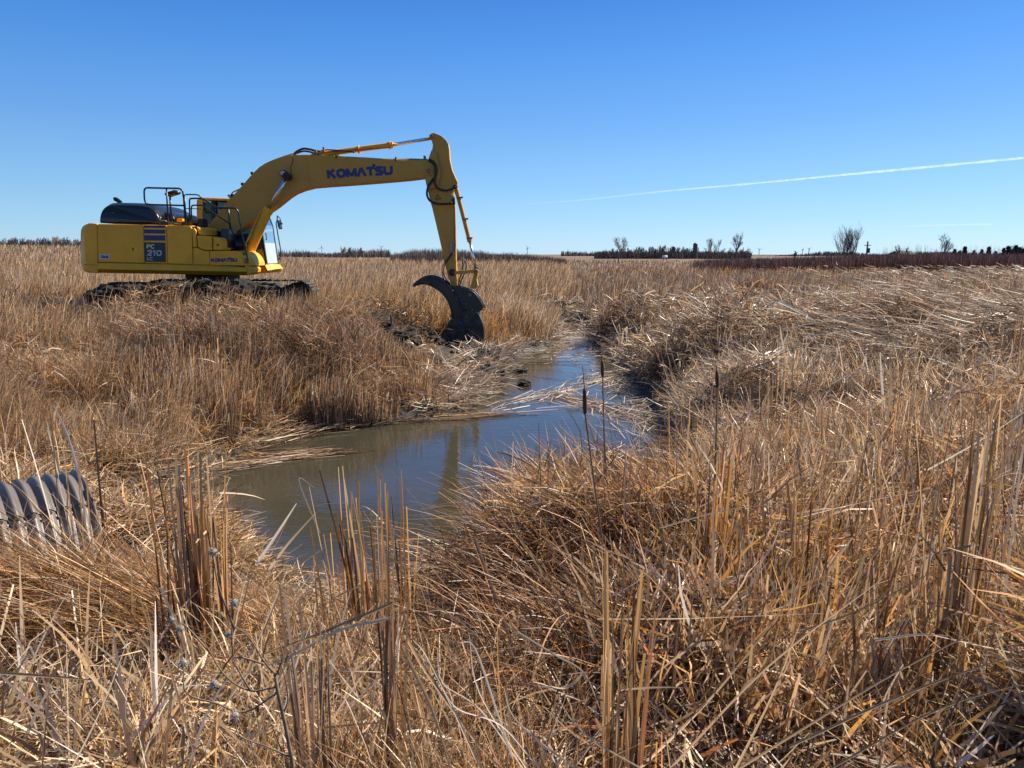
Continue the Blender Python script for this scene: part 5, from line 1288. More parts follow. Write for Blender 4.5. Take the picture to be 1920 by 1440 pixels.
g.add(ribbons(np.stack([x, y, z - 0.01], 1), rng.uniform(0, 6.28, n), L, np.abs(rng.normal(0.6, 0.5, n)), np.abs(rng.normal(0.3, 0.4, n)), px_w(0.010, y, 0.7) * rng.uniform(0.4, 1.5, n), pick(n, [(PALE, 4), (STRAW, 3), (TAN, 2), (WHITE, 1)]), S=5, tip=0.2, kink=np.where(rng.random(n) < 0.5, rng.uniform(0.5, 1.6, n), 0)))
tag(g.build('leaning_reed_leaves', M['reed']), 'long leaning reed leaves crossing each other in the foreground', 'reeds', kind='stuff')

# ---- reeds floating on the pond, laid between pairs of picture points
g = Veg()
def raft(p0, p1, n, spread, L, tone, w=0.013, z=0.012, fan=0.12, zr=0.03):
    a, b = np.array(at_level(*p0)[:2]), np.array(at_level(*p1)[:2])
    t = rng.random(n)[:, None]; P = a + (b - a) * t + rng.standard_normal((n, 2)) * spread
    ang = math.atan2(*(b - a)[::-1]) + rng.normal(0, fan, n); Ls = rng.uniform(0.35, 1, n) * L
    P = P - np.stack([np.cos(ang), np.sin(ang)], 1) * (Ls / 2)[:, None]
    g.add(ribbons(np.column_stack([P, z + rng.random(n) * zr]), ang, Ls, np.full(n, math.pi / 2) + rng.normal(0, 0.01, n), 0.0, px_w(w, P[:, 1], 0.55), pick(n, tone), S=3, tip=0.6, twist=rng.normal(0, 0.35, n)))
PW = [(WHITE, 5), (PALE, 3), (GREY, 1)]; PD = [(TAN, 3), (BROWN, 3), (PALE, 2), (RUST, 1)]
raft((940, 770), (1140, 712), 100, 0.16, 0.8, PW, fan=0.22)
raft((990, 750), (1170, 696), 80, 0.17, 0.9, PW, fan=0.24)
raft((965, 760), (1010, 735), 14, 0.10, 0.5, PW, fan=0.8)
raft((1040, 740), (1230, 790), 130, 0.16, 1.1, PW + [(TAN, 4), (BROWN, 2)], fan=0.22)
raft((1060, 735), (1240, 830), 120, 0.22, 0.9, PW + [(TAN, 3), (GREY, 3)], fan=0.5)
raft((1100, 700), (1230, 760), 120, 0.22, 0.7, PW + [(TAN, 3)], fan=0.9)
raft((1150, 690), (1220, 800), 130, 0.20, 0.6, PW + [(TAN, 3), (DARK, 2)], fan=0.9)
raft((690, 784), (990, 777), 60, 0.07, 1.1, PD, fan=0.07)
raft((740, 792), (930, 782), 40, 0.06, 0.9, PD, fan=0.06)
raft((930, 776), (1100, 762), 12, 0.08, 1.0, PD + PW, fan=0.08)
raft((390, 868), (600, 852), 120, 0.13, 0.7, PD, fan=0.16)
raft((520, 858), (672, 846), 26, 0.05, 0.9, PD, fan=0.06)
raft((380, 890), (520, 868), 40, 0.09, 0.6, PD + PW, fan=0.25)
raft((420, 850), (640, 800), 190, 0.14, 0.8, PD + [(PALE, 4)], fan=0.25, zr=0.12)
raft((640, 806), (830, 780), 60, 0.10, 0.6, PD, fan=0.5, zr=0.08)
raft((980, 681), (1070, 681), 3, 0.03, 1.6, [(BROWN, 2), (DARK, 1)], fan=0.02)
raft((1000, 695), (1050, 698), 3, 0.05, 1.1, [(BROWN, 2)], fan=0.05)
raft((995, 703), (1070, 712), 4, 0.05, 1.2, [(BROWN, 2), (DARK, 1)], fan=0.04)
raft((1060, 665), (1120, 668), 4, 0.1, 0.9, [(BROWN, 2), (PALE, 1)], fan=0.1)
raft((1050, 660), (1130, 652), 170, 0.7, 0.5, PD + PW, fan=1.2, zr=0.06)
raft((1040, 645), (1120, 640), 220, 0.6, 0.7, PW + [(TAN, 2), (DARK, 2)], fan=1.2)
raft((1020, 668), (1130, 660), 50, 0.35, 0.25, PW + [(DARK, 2)], fan=1.2)
raft((1040, 600), (1110, 585), 260, 0.9, 0.8, PW + [(TAN, 2)], fan=1.2, zr=0.2)
raft((1010, 640), (1110, 612), 260, 0.7, 0.8, PW + [(TAN, 2), (BROWN, 1)], fan=1.2, zr=0.12)
raft((1180, 720), (1245, 800), 120, 0.25, 0.7, PW + [(TAN, 3), (DARK, 1)], fan=1.0, zr=0.08)
raft((1130, 850), (1230, 880), 45, 0.16, 0.5, PW + [(TAN, 3)], fan=1.0, zr=0.1)
raft((980, 670), (1150, 690), 60, 0.5, 0.5, PD + PW, fan=0.9)
raft((930, 720), (1000, 665), 60, 0.22, 0.45, PD + PW, fan=1.0)
raft((450, 960), (480, 1060), 14, 0.10, 0.3, PW, fan=1.0)
tag(g.build('floating_reeds', M['reed']), 'broken pale reeds floating on the pond and lying along its edge', 'reeds', kind='stuff')

# ---- dark brush on the right horizon and low brush behind the arm
g = Veg()
n = 60000; x, y = sector(n, 74, 104, bear(1225), XM, 0.1); u_ = 960 + FPX * x / y
z = ground_height(x, y)
vt = np.interp(u_, [1225, 1300, 1480, 1520, 1600, 1680, 1760, 1920, 2100], [492, 489, 487, 485, 482, 480, 480, 482, 482]) + 5 * (fn(x, y, 4, 121) - 0.5)
h = np.maximum(v_top(x, y, [0, 1], [0, 1]) * 0 + (CAMZ + y * (-SP - ((vt - 720) / FPX) * CP) / (CP - ((vt - 720) / FPX) * SP)) - z, 0.3)
keep = rng.random(n) < sm((u_ - 1285) / 80) * 1.0
x, y, z, h = x[keep], y[keep], z[keep], h[keep]; n = len(x)
g.add(ribbons(np.stack([x, y, z], 1), rng.uniform(0, 6.28, n), h * rng.uniform(0.6, 1.22, n), np.abs(rng.normal(0.05, 0.1, n)), np.abs(rng.normal(0.1, 0.1, n)), px_w(0.03, y, 0.45), pick(n, [((0.22, 0.11, 0.08), 5), ((0.15, 0.085, 0.065), 4), ((0.32, 0.21, 0.15), 2.5)]), S=2, tip=0.3))
n = 1500; x, y = sector(n, 95, 104, bear(1640), XM, 0.1); z = ground_height(x, y)
g.add(ribbons(np.stack([x, y, z], 1), rng.uniform(0, 6.28, n), rng.uniform(1.6, 3.3, n), np.abs(rng.normal(0.05, 0.1, n)), np.abs(rng.normal(0.1, 0.1, n)), px_w(0.02, y, 0.22), pick(n, [((0.14, 0.10, 0.08), 1)]), S=2, tip=0.2))
tag(g.build('brush', M['stem']), 'dark reddish brush in a long band on the right horizon', 'brush', kind='stuff')
g = Veg()
n = 14000; x, y = sector(n, 110, 130, bear(735), bear(1060), 0.1); u_ = 960 + FPX * x / y; z = ground_height(x, y)
vt = np.interp(u_, [735, 780, 850, 900, 960, 1010, 1060], [479, 470, 468, 472, 475, 481, 488]) + 7 * (fn(x, y, 3, 131) - 0.5)
h = np.maximum((CAMZ + y * (-SP - ((vt - 720) / FPX) * CP) / (CP - ((vt - 720) / FPX) * SP)) - z, 0.2)
g.add(ribbons(np.stack([x, y, z], 1), rng.uniform(0, 6.28, n), h * rng.uniform(0.6, 1.1, n), np.abs(rng.normal(0.05, 0.1, n)), np.abs(rng.normal(0.1, 0.1, n)), px_w(0.03, y, 0.35), pick(n, [((0.20, 0.15, 0.12), 4), ((0.13, 0.10, 0.08), 3)]), S=2, tip=0.2))
n = 4000; x, y = sector(n, 380, 420, bear(528), bear(735), 0.1); z = ground_height(x, y)
g.add(ribbons(np.stack([x, y, z], 1), rng.uniform(0, 6.28, n), rng.uniform(0.5, 1.0, n) * (1 + 4 * fn(x, y, 25, 78)) , np.abs(rng.normal(0.05, 0.1, n)), np.abs(rng.normal(0.1, 0.1, n)), px_w(0.1, y, 0.5), pick(n, [((0.19, 0.155, 0.13), 4), ((0.12, 0.10, 0.085), 3)]), S=2, tip=0.2))
n = 9000; x, y = sector(n, 800, 900, bear(1050), XM, 0.1); z = ground_height(x, y)
g.add(ribbons(np.stack([x, y, z], 1), rng.uniform(0, 6.28, n), rng.uniform(0.6, 1.0, n) * np.maximum(0.3, 7 * fn(x, y, 60, 77) - 1.0) , np.abs(rng.normal(0.05, 0.1, n)), 0.1, px_w(0.1, y, 0.8), pick(n, [((0.14, 0.13, 0.12), 4), ((0.10, 0.09, 0.085), 3)]), S=2, tip=0.2))
n = 9000; x, y = sector(n, 310, 350, bear(1112), bear(1402), 0.1); z = ground_height(x, y)
g.add(ribbons(np.stack([x, y, z], 1), rng.uniform(0, 6.28, n), rng.uniform(1, 3.4, n) , np.abs(rng.normal(0.05, 0.1, n)), 0.1, px_w(0.1, y, 0.5), pick(n, [((0.10, 0.082, 0.07), 4), ((0.13, 0.10, 0.08), 3)]), S=2, tip=0.2))
n = 5000; x, y = sector(n, 400, 450, -XM, bear(170), 0.1); z = ground_height(x, y)
g.add(ribbons(np.stack([x, y, z], 1), rng.uniform(0, 6.28, n), rng.uniform(2, 6.5, n) , np.abs(rng.normal(0.05, 0.1, n)), 0.1, px_w(0.1, y, 0.5), pick(n, [((0.08, 0.07, 0.062), 4), ((0.11, 0.09, 0.075), 3)]), S=2, tip=0.2))
tag(g.build('undergrowth', M['stem']), 'low grey brush and undergrowth along the far horizon', 'brush', kind='stuff')
# ================================================================ culvert pipe
def culvert():
    top = at_level(137, 889, 1.16); r = 0.52
    ax = Vector((math.cos(R(42)), math.sin(R(42)), 0.0)); perp = Vector((-ax.y, ax.x, 0))
    end = Vector((top[0], top[1], 1.16 - r)) + ax * 0.03; Lp = 3.0; pitch = 0.078; amp = 0.0155
    e = empty('culvert_pipe', tuple(end), 'corrugated metal culvert pipe poking out of the straw bank, rusty above and grey below', 'pipe')
    ns, na = int(Lp / pitch * 10), 80
    V = []; F = []
    for i in range(ns + 1):
        s = Lp * i / ns; rr = r + amp * math.cos(2 * math.pi * s / pitch + 0.5); c = end - ax * s
        for k in range(na):
            w = 2 * math.pi * k / na; V.append(tuple(c + (perp * math.cos(w) + Vector((0, 0, 1)) * math.sin(w)) * rr))
    for i in range(ns):
        for k in range(na): F.append((i*na + k, i*na + (k+1) % na, (i+1)*na + (k+1) % na, (i+1)*na + k))
    m, nt, b = new_mat('galvanised_corrugated_steel')
    tc = nt.nodes.new('ShaderNodeTexCoord'); sx = nt.nodes.new('ShaderNodeSeparateXYZ'); nt.links.new(tc.outputs['Object'], sx.inputs[0])
    nz = nt.nodes.new('ShaderNodeTexNoise'); nz.inputs['Scale'].default_value = 7; nz.inputs['Detail'].default_value = 8; nz.inputs['Roughness'].default_value = 0.7
    nt.links.new(tc.outputs['Object'], nz.inputs['Vector'])
    ad = nt.nodes.new('ShaderNodeMath'); ad.operation = 'MULTIPLY_ADD'; ad.inputs[1].default_value = 0.22; nt.links.new(nz.outputs['Fac'], ad.inputs[0]); nt.links.new(sx.outputs['Z'], ad.inputs[2])
    mr = nt.nodes.new('ShaderNodeMapRange'); mr.inputs[1].default_value = 0.34; mr.inputs[2].default_value = 0.50; nt.links.new(ad.outputs[0], mr.inputs[0])
    vo = nt.nodes.new('ShaderNodeTexNoise'); vo.inputs['Scale'].default_value = 60; vo.inputs['Detail'].default_value = 6; nt.links.new(tc.outputs['Object'], vo.inputs['Vector'])
    rz = nt.nodes.new('ShaderNodeValToRGB'); rz.color_ramp.elements[0].color = (0.20, 0.20, 0.195, 1); rz.color_ramp.elements[1].color = (0.38, 0.375, 0.36, 1); rz.color_ramp.elements[0].position = 0.35; rz.color_ramp.elements[1].position = 0.65
    nt.links.new(vo.outputs['Fac'], rz.inputs['Fac'])
    rb = nt.nodes.new('ShaderNodeValToRGB'); rb.color_ramp.elements[0].color = (0.085, 0.070, 0.064, 1); rb.color_ramp.elements[1].color = (0.17, 0.145, 0.132, 1); nt.links.new(nz.outputs['Fac'], rb.inputs['Fac'])
    mx = nt.nodes.new('ShaderNodeMix'); mx.data_type = 'RGBA'; nt.links.new(mr.outputs[0], mx.inputs['Factor']); nt.links.new(rz.outputs[0], mx.inputs['A']); nt.links.new(rb.outputs[0], mx.inputs['B'])
    nt.links.new(mx.outputs['Result'], b.inputs['Base Color'])
    me_ = nt.nodes.new('ShaderNodeMapRange'); me_.inputs[1].default_value = 0; me_.inputs[2].default_value = 1; me_.inputs[3].default_value = 0.45; me_.inputs[4].default_value = 0.1
    nt.links.new(mr.outputs[0], me_.inputs[0]); nt.links.new(me_.outputs[0], b.inputs['Metallic'])
    b.inputs['Roughness'].default_value = 0.5
    sh = mesh_obj('shell', V, F, m, e, smooth=True)
    so = sh.modifiers.new('wall', 'SOLIDIFY'); so.thickness = 0.006; so.offset = -1
    # lapped seam along the side, with bolts on its crests
    for s_, nm in ((0, 'seam'),):
        V = []; F = []; a0 = R(180 + 180 - 128)
        w0 = math.pi + R(-52) * -1 if False else math.radians(180 + 0) - R(52) * -1
        w0 = math.radians(180 - 52)
        for i in range(ns + 1):
            s = Lp * i / ns; rr = r + amp * math.cos(2 * math.pi * s / pitch + 0.5); c = end - ax * s
            for (dw, dr) in ((0, 0.001), (0, 0.009), (-0.05, 0.009), (-0.05, 0.001)):
                w = w0 + dw; V.append(tuple(c + (perp * math.cos(w) + Vector((0, 0, 1)) * math.sin(w)) * (rr + dr)))
        for i in range(ns):
            for k in range(3): F.append((i*4 + k, i*4 + k + 1, (i+1)*4 + k + 1, (i+1)*4 + k))
        mesh_obj('lap_seam', V, F, m, e)
        bo = MB()
        k = 0
        while True:
            s = (2 * math.pi * k - 0.5) / (2 * math.pi) * pitch; k += 1
            if s < 0.01: continue
            if s > Lp: break
            for dw in (0.045,):
                w = w0 + dw; c = end - ax * s; nrm = perp * math.cos(w) + Vector((0, 0, 1)) * math.sin(w)
                p = c + nrm * (r + amp); bo.tube([p, p + nrm * 0.012], 0.011, 8)
        bo.obj('bolts', M['dark'], e)
    return end
culvert()

# ================================================================ tussocks, each a thing
def tussock(cx, cy, label, n, rx, ry, L, az, daz, tone, w=0.004, tilt=(0.7, 0.35), bend=(0.8, 0.4), up=0.12, name='grass_tussock', S=6, wk=0.62):
    x = cx + rng.normal(0, rx, n); y = cy + rng.normal(0, ry, n); z = ground_height(x, y)
    e = empty(name, (cx, cy, gz(cx, cy)), label, 'grass tussock')
    V = Veg().add(ribbons(np.stack([x, y, z + rng.random(n) * up], 1), rng.normal(az, daz, n), rng.uniform(*L, n), rng.normal(*tilt, n), rng.normal(*bend, n), px_w(w, y, wk) * rng.uniform(0.6, 1.5, n), pick(n, tone), S=S, tip=0.25, floor=rng.uniform(0.004, 0.10, n)[:, None], wave=0.05))
    V.build('leaves', M['straw'], e)
RT = [(RUST, 3), (TAN, 4), (STRAW, 2), (GOLD, 2), (BROWN, 2), (GREY, 1)]
GT = [(GOLD, 4), (STRAW, 4), (RUST, 2), (TAN, 2)]
DT = [(BROWN, 3), (RUST, 2), (TAN, 3), (DARK, 1.5), (GREY, 2)]
tussock(0.62, 3.85, 'great tussock of rusty stems draping down to the left in the foreground', 5600, 0.34, 0.26, (0.35, 0.95), -2.35, 0.6, RT, 0.006, (0.85, 0.35), (0.75, 0.35), 0.20)
tussock(1.25, 3.75, 'golden leafy tussock right of the great rusty one', 3500, 0.32, 0.25, (0.25, 0.6), -1.2, 1.2, GT, 0.005, (0.5, 0.35), (1.1, 0.5), 0.25)
tussock(-2.45, 3.62, 'ragged golden tussock hiding the foot of the culvert pipe', 1500, 0.45, 0.07, (0.12, 0.3), 3.0, 1.2, [(GOLD, 3), (STRAW, 3), (TAN, 3), (PALE, 1)], 0.004, (0.6, 0.4), (0.8, 0.5), 0.03)
tussock(-1.55, 3.12, 'low tussock with its stems swept to the left in front of the culvert pipe', 5200, 0.45, 0.17, (0.25, 0.8), 3.35, 0.38, [(GOLD, 4), (RUST, 3), (TAN, 3), (STRAW, 2)], 0.0035, (1.15, 0.25), (0.40, 0.3), 0.12)
tussock(0.42, 2.75, 'dark sagging tussock of long brown stems below the great rusty one', 2600, 0.26, 0.3, (0.3, 0.7), -2.5, 0.6, [(BROWN, 4), (TAN, 3), (RUST, 3), (STRAW, 1)], 0.005, (0.9, 0.35), (0.6, 0.3), 0.22)
tussock(3.35, 13.5, 'dark shaggy tussock on the right bank of the ditch', 1600, 0.42, 0.38, (0.3, 0.65), -1.9, 1.0, DT, 0.006, (0.6, 0.3), (1.2, 0.4), 0.25)
tussock(4.55, 15.4, 'dark tussock behind the shaggy one on the right bank', 2200, 0.5, 0.4, (0.4, 0.8), -1.8, 1.1, DT, 0.006, (0.5, 0.3), (1.2, 0.4), 0.2)
tussock(6.5, 12.5, 'rusty brown tussock in the middle of the right marsh', 2600, 0.45, 0.4, (0.4, 0.9), -1.8, 1.0, DT, 0.006, (0.5, 0.3), (1.0, 0.4), 0.3)
tussock(4.4, 6.1, 'golden brown combed tussock at the right edge of the picture', 3600, 0.35, 0.28, (0.5, 1.0), -0.4, 0.5, GT + [(RUST, 4)], 0.005, (0.7, 0.3), (0.9, 0.3), 0.25)
tussock(-4.9, 11.7, 'rusty overhanging tussock in the reed bank left of the pond', 1500, 0.7, 0.3, (0.5, 0.9), -1.6, 0.7, DT, 0.006, (0.7, 0.3), (0.9, 0.3), 0.55)
tussock(-3.4, 12.2, 'brown overhanging tussock in the middle of the reed bank', 1300, 0.6, 0.3, (0.5, 0.9), -1.6, 0.7, DT, 0.006, (0.7, 0.3), (0.9, 0.3), 0.5)
tussock(-6.9, 9.6, 'brown tangled tussock at the left edge above the flattened straw', 2600, 0.7, 0.4, (0.4, 0.8), -1.2, 1.0, DT + GT, 0.006, (0.5, 0.3), (0.9, 0.4), 0.3)
tussock(0.35, 21.8, 'pale bleached tussock standing beside the stream behind the bucket', 1500, 0.30, 0.3, (0.5, 1.0), -1.6, 1.2, [(WHITE, 4), (PALE, 3), (GREY, 2)], 0.008, (0.3, 0.2), (0.7, 0.4), 0.2)
tussock(7.6, 22.5, 'dark hooded tussock standing up on the skyline left of the farm silo', 1200, 0.3, 0.3, (0.7, 1.2), -2.4, 0.7, DT, 0.008, (0.3, 0.2), (0.8, 0.3), 0.2)

# ================================================================ cattail stalk bundles and seed heads
def stalks(u, y, vt, n, spread, label, tone, w=0.011, lean=(0.0, 0.05), az=0.0, group=None, broken=0.25, jitter=0.25, name='cattail_stalks', lmin=0.45):
    x0 = bear(u) * (y * CP + 1.4 * SP); z0 = gz(x0, y); b = (vt - 720) / FPX
    ztop = CAMZ + y * (-SP - b * CP) / (CP - b * SP); H = max(ztop - z0, 0.15)
    e = empty(name, (x0, y, z0), label, 'cattail', group)
    x = x0 + rng.normal(0, spread, n); yy = y + rng.normal(0, spread, n)
    L = H * (1 - (1 - lmin) * rng.random(n) ** 1.6)
    L[0] = H
    V = Veg().add(ribbons(np.stack([x, yy, ground_height(x, yy) - 0.03], 1), np.where(rng.random(n) < 0.5, az, rng.uniform(0, 6.28, n)), L, rng.normal(*lean, n), rng.normal(0.03, 0.06, n), w * rng.uniform(0.6, 1.35, n), pick(n, tone), S=6, tip=0.55, twist=rng.normal(0, 0.6, n)))
    # folded inner leaf faces give each stalk some depth
    V.add(ribbons(np.stack([x + 0.002, yy + 0.004, ground_height(x, yy) - 0.03], 1), np.full(n, az), L * rng.uniform(0.5, 0.95, n), rng.normal(lean[0], 0.03, n), rng.normal(0.02, 0.04, n), w * rng.uniform(0.5, 1.0, n), pick(n, tone), S=5, tip=0.5, twist=rng.normal(1.4, 0.4, n)))
    nb = max(1, int(n * broken))
    hb = rng.uniform(0.25, 0.8, nb) * H
    V.add(ribbons(np.column_stack([x0 + rng.normal(0, spread, nb), y + rng.normal(0, spread, nb), z0 + hb]), rng.uniform(0, 6.28, nb), rng.uniform(0.1, 0.35, nb), rng.uniform(0.8, 2.0, nb), rng.uniform(0.1, 0.9, nb), w * 0.7, pick(nb, [(PALE, 2), (STRAW, 2), (GOLD, 1)]), S=4, tip=0.1))
    V.build('leaves', M['reed'], e)
    return e
ST = [(STRAW, 4), (TAN, 4), (GOLD, 2), (RUST, 2), (GREY, 1)]
SG = [(TAN, 4), (GREY, 3), (STRAW, 3)]
stalks(372, 2.75, 825, 60, 0.058, 'thick upright bundle of stalks at the left edge of the pond', ST, 0.011)
stalks(395, 2.6, 1000, 10, 0.04, 'leaning pale stalks propped against the thick bundle left of the pond', [(PALE, 3), (STRAW, 3)], 0.011, (0.30, 0.08), 2.9)
stalks(345, 3.0, 860, 6, 0.06, 'sparse thin stalks just behind the thick bundle left of the pond', SG, 0.008, (0.12, 0.05), 3.0)
stalks(700, 3.05, 862, 34, 0.09, 'rusty clump of broken stalks standing against the water at the near shore', [(RUST, 4), (GOLD, 3), (TAN, 3), (STRAW, 2)], 0.011, (0.05, 0.06), 3.1, broken=0.4)
stalks(770, 3.3, 985, 8, 0.04, 'short frayed stub of stalks right of the rusty clump at the near shore', [(RUST, 4), (GOLD, 3), (STRAW, 2)], 0.012, broken=0.1)
stalks(738, 1.72, 890, 15, 0.016, 'tall single column of stalks rising from the bottom edge in front of the pond', ST, 0.008, broken=0.1, lmin=0.6)
stalks(600, 1.62, 1070, 12, 0.018, 'bundle of stalks at the bottom edge left of the tall column', SG, 0.009, broken=0.2)
stalks(1140, 1.62, 1000, 15, 0.018, 'pale stalk bundle at the bottom edge right of the centre', [(STRAW, 4), (GOLD, 3), (PALE, 1)], 0.009, broken=0.1)
stalks(1190, 1.60, 1080, 11, 0.018, 'shorter stalk bundle beside the pale one at the bottom edge', ST, 0.009, broken=0.1)
stalks(1348, 2.9, 835, 44, 0.06, 'dense golden column of stalks in the middle of the near right', [(GOLD, 4), (TAN, 3), (STRAW, 4)], 0.013)
stalks(1490, 2.7, 890, 32, 0.045, 'straight column of stalks right of the dense golden one', ST, 0.012)
stalks(1795, 2.35, 742, 40, 0.055, 'tallest stalk bundle, near the right edge of the picture', SG + [(GOLD, 2)], 0.011)
stalks(1165, 3.3, 800, 22, 0.05, 'dark twisted stalks climbing from the great rusty tussock', [(BROWN, 4), (GREY, 3), (TAN, 2)], 0.010, (0.1, 0.05), 3.0)
stalks(1025, 3.9, 775, 14, 0.10, 'thin stalks sprouting from the top of the great rusty tussock', [(TAN, 4), (GREY, 2), (BROWN, 2)], 0.009)
stalks(960, 4.0, 850, 7, 0.06, 'few short stalks on the pond side of the great rusty tussock', [(TAN, 4), (BROWN, 2)], 0.008, (0.15, 0.1), 2.6)
stalks(165, 3.7, 745, 8, 0.07, 'grey stalks standing before the end of the culvert pipe', SG, 0.010, (0.03, 0.04), 0)
stalks(183, 3.9, 770, 3, 0.03, 'short brown stalk pair at the right of the culvert pipe', [(TAN, 3), (BROWN, 2)], 0.012, lmin=0.8)
stalks(128, 3.9, 760, 3, 0.02, 'white slanting stalk above the culvert pipe', [(WHITE, 1)], 0.008, (0.14, 0.03), 3.14, broken=0, lmin=0.9)
stalks(3, 4.3, 790, 4, 0.02, 'brown stalk at the left edge above the culvert pipe', [(TAN, 1)], 0.012, broken=0, lmin=0.9)
rp = random.Random(77)
for i in range(34):
    u = rp.uniform(1235, 2000); y = rp.uniform(2.6, 7.5); 
    vt = {0: 700, 1: 760, 2: 820}[i % 3] + 260 / y - 60 + rp.uniform(-30, 50)
    if u < 1300: vt += 70
    stalks(u, y, vt, rp.randint(5, 14), 0.03 + 0.012 * y, 'lesser bundle of stalks standing in the tangle on the right', ST if i % 2 else SG, 0.011, (0.04, 0.06), rp.uniform(0, 6.28), 'stalk bundles in the right tangle')
for i in range(40):
    u = rp.uniform(235, 830); y = float(np.interp(u, [235, 400, 560, 840], [9.6, 9.9, 11.0, 11.6])) + rp.uniform(0, 1.2)
    if pond_sdf([bear(u) * y], [y])[0] < 0.05: continue
    stalks(u, y, np.interp(u, [235, 420, 600, 840], [655, 640, 668, 712]) + rp.uniform(-20, 40), rp.randint(8, 18), 0.10, 'bundle of standing stalks in the reed bank across the pond', [(TAN, 4), (STRAW, 3), (RUST, 2), (GOLD, 1)], 0.018, (0.03, 0.06), 0, 'stalk bundles in the reed bank across the pond', broken=0.4)
for i in range(22):
    u = rp.uniform(1250, 1950); y = rp.uniform(8.5, 19)
    x_ = bear(u) * y
    if pond_sdf([x_], [y])[0] < 0.3: continue
    stalks(u, y, uv_of(x_, y, gz(x_, y) + rp.uniform(0.9, 1.35))[1], rp.randint(5, 12), 0.12, 'bundle of standing stalks far out in the right marsh', SG + [(RUST, 2)], 0.018, (0.05, 0.08), 0, 'stalk bundles far out in the right marsh')

M['cattail_head'] = simple('brown_seed_head', (0.055, 0.030, 0.018), (0.09, 0.05, 0.03), 60, rough=0.95, bump=0.6, bscale=300)
M['stalk'] = simple('cattail_stem', (0.16, 0.10, 0.055), (0.22, 0.14, 0.08), 8, rough=0.7)
def cattail(u, y, vh0, vh1, label, du=0, rad=0.009, tipv=None, vb=None):
    """seed head between rows vh0 (top) and vh1 on a thin stem"""
    top = Vector(at_plane(u, vh0, y)); bot = Vector(at_plane(u + 1, vh1, y))
    xb = bear(u + du) * (y * CP + 1.4 * SP); zb = gz(xb, y)
    e = empty('cattail', (xb, y, zb), label, 'cattail')
    root = Vector((xb, y, zb - 0.03)); mid = (root + bot) / 2 + Vector((0.01, 0, 0))
    MB().tube([root, mid, bot, bot + (top - bot) * 0.5], [0.006, 0.005, 0.0035, 0.003], 6).obj('stem', M['stalk'], e, smooth=True)
    d = top - bot
    MB().tube([bot - d * 0.02, bot + d * 0.04, bot + d * 0.3, bot + d * 0.6, bot + d * 0.93, top], [0.003, rad * 0.8, rad, rad * 1.05, rad * 0.8, 0.003], 12).obj('seed_head', M['cattail_head'], e, smooth=True)
    MB().tube([top, top + d.normalized() * 0.09 + Vector((-0.006, 0, 0))], [0.003, 0.0012], 5).obj('spike', M['stalk'], e)
cattail(1129, 3.6, 676, 706, 'upright cattail seen against the water, the farther of the two over the pond', du=8, rad=0.0085)
cattail(1096, 2.9, 728, 776, 'leaning cattail with a long dark head over the pond, nearest to the floating reeds', du=62, rad=0.0085)
cattail(1344, 3.6, 696, 726, 'cattail with a frayed head above the right bank', du=-10, rad=0.009)
cattail(733, 10.8, 590, 607, 'small cattail head over the reed bank left of the bucket', du=4, rad=0.014)

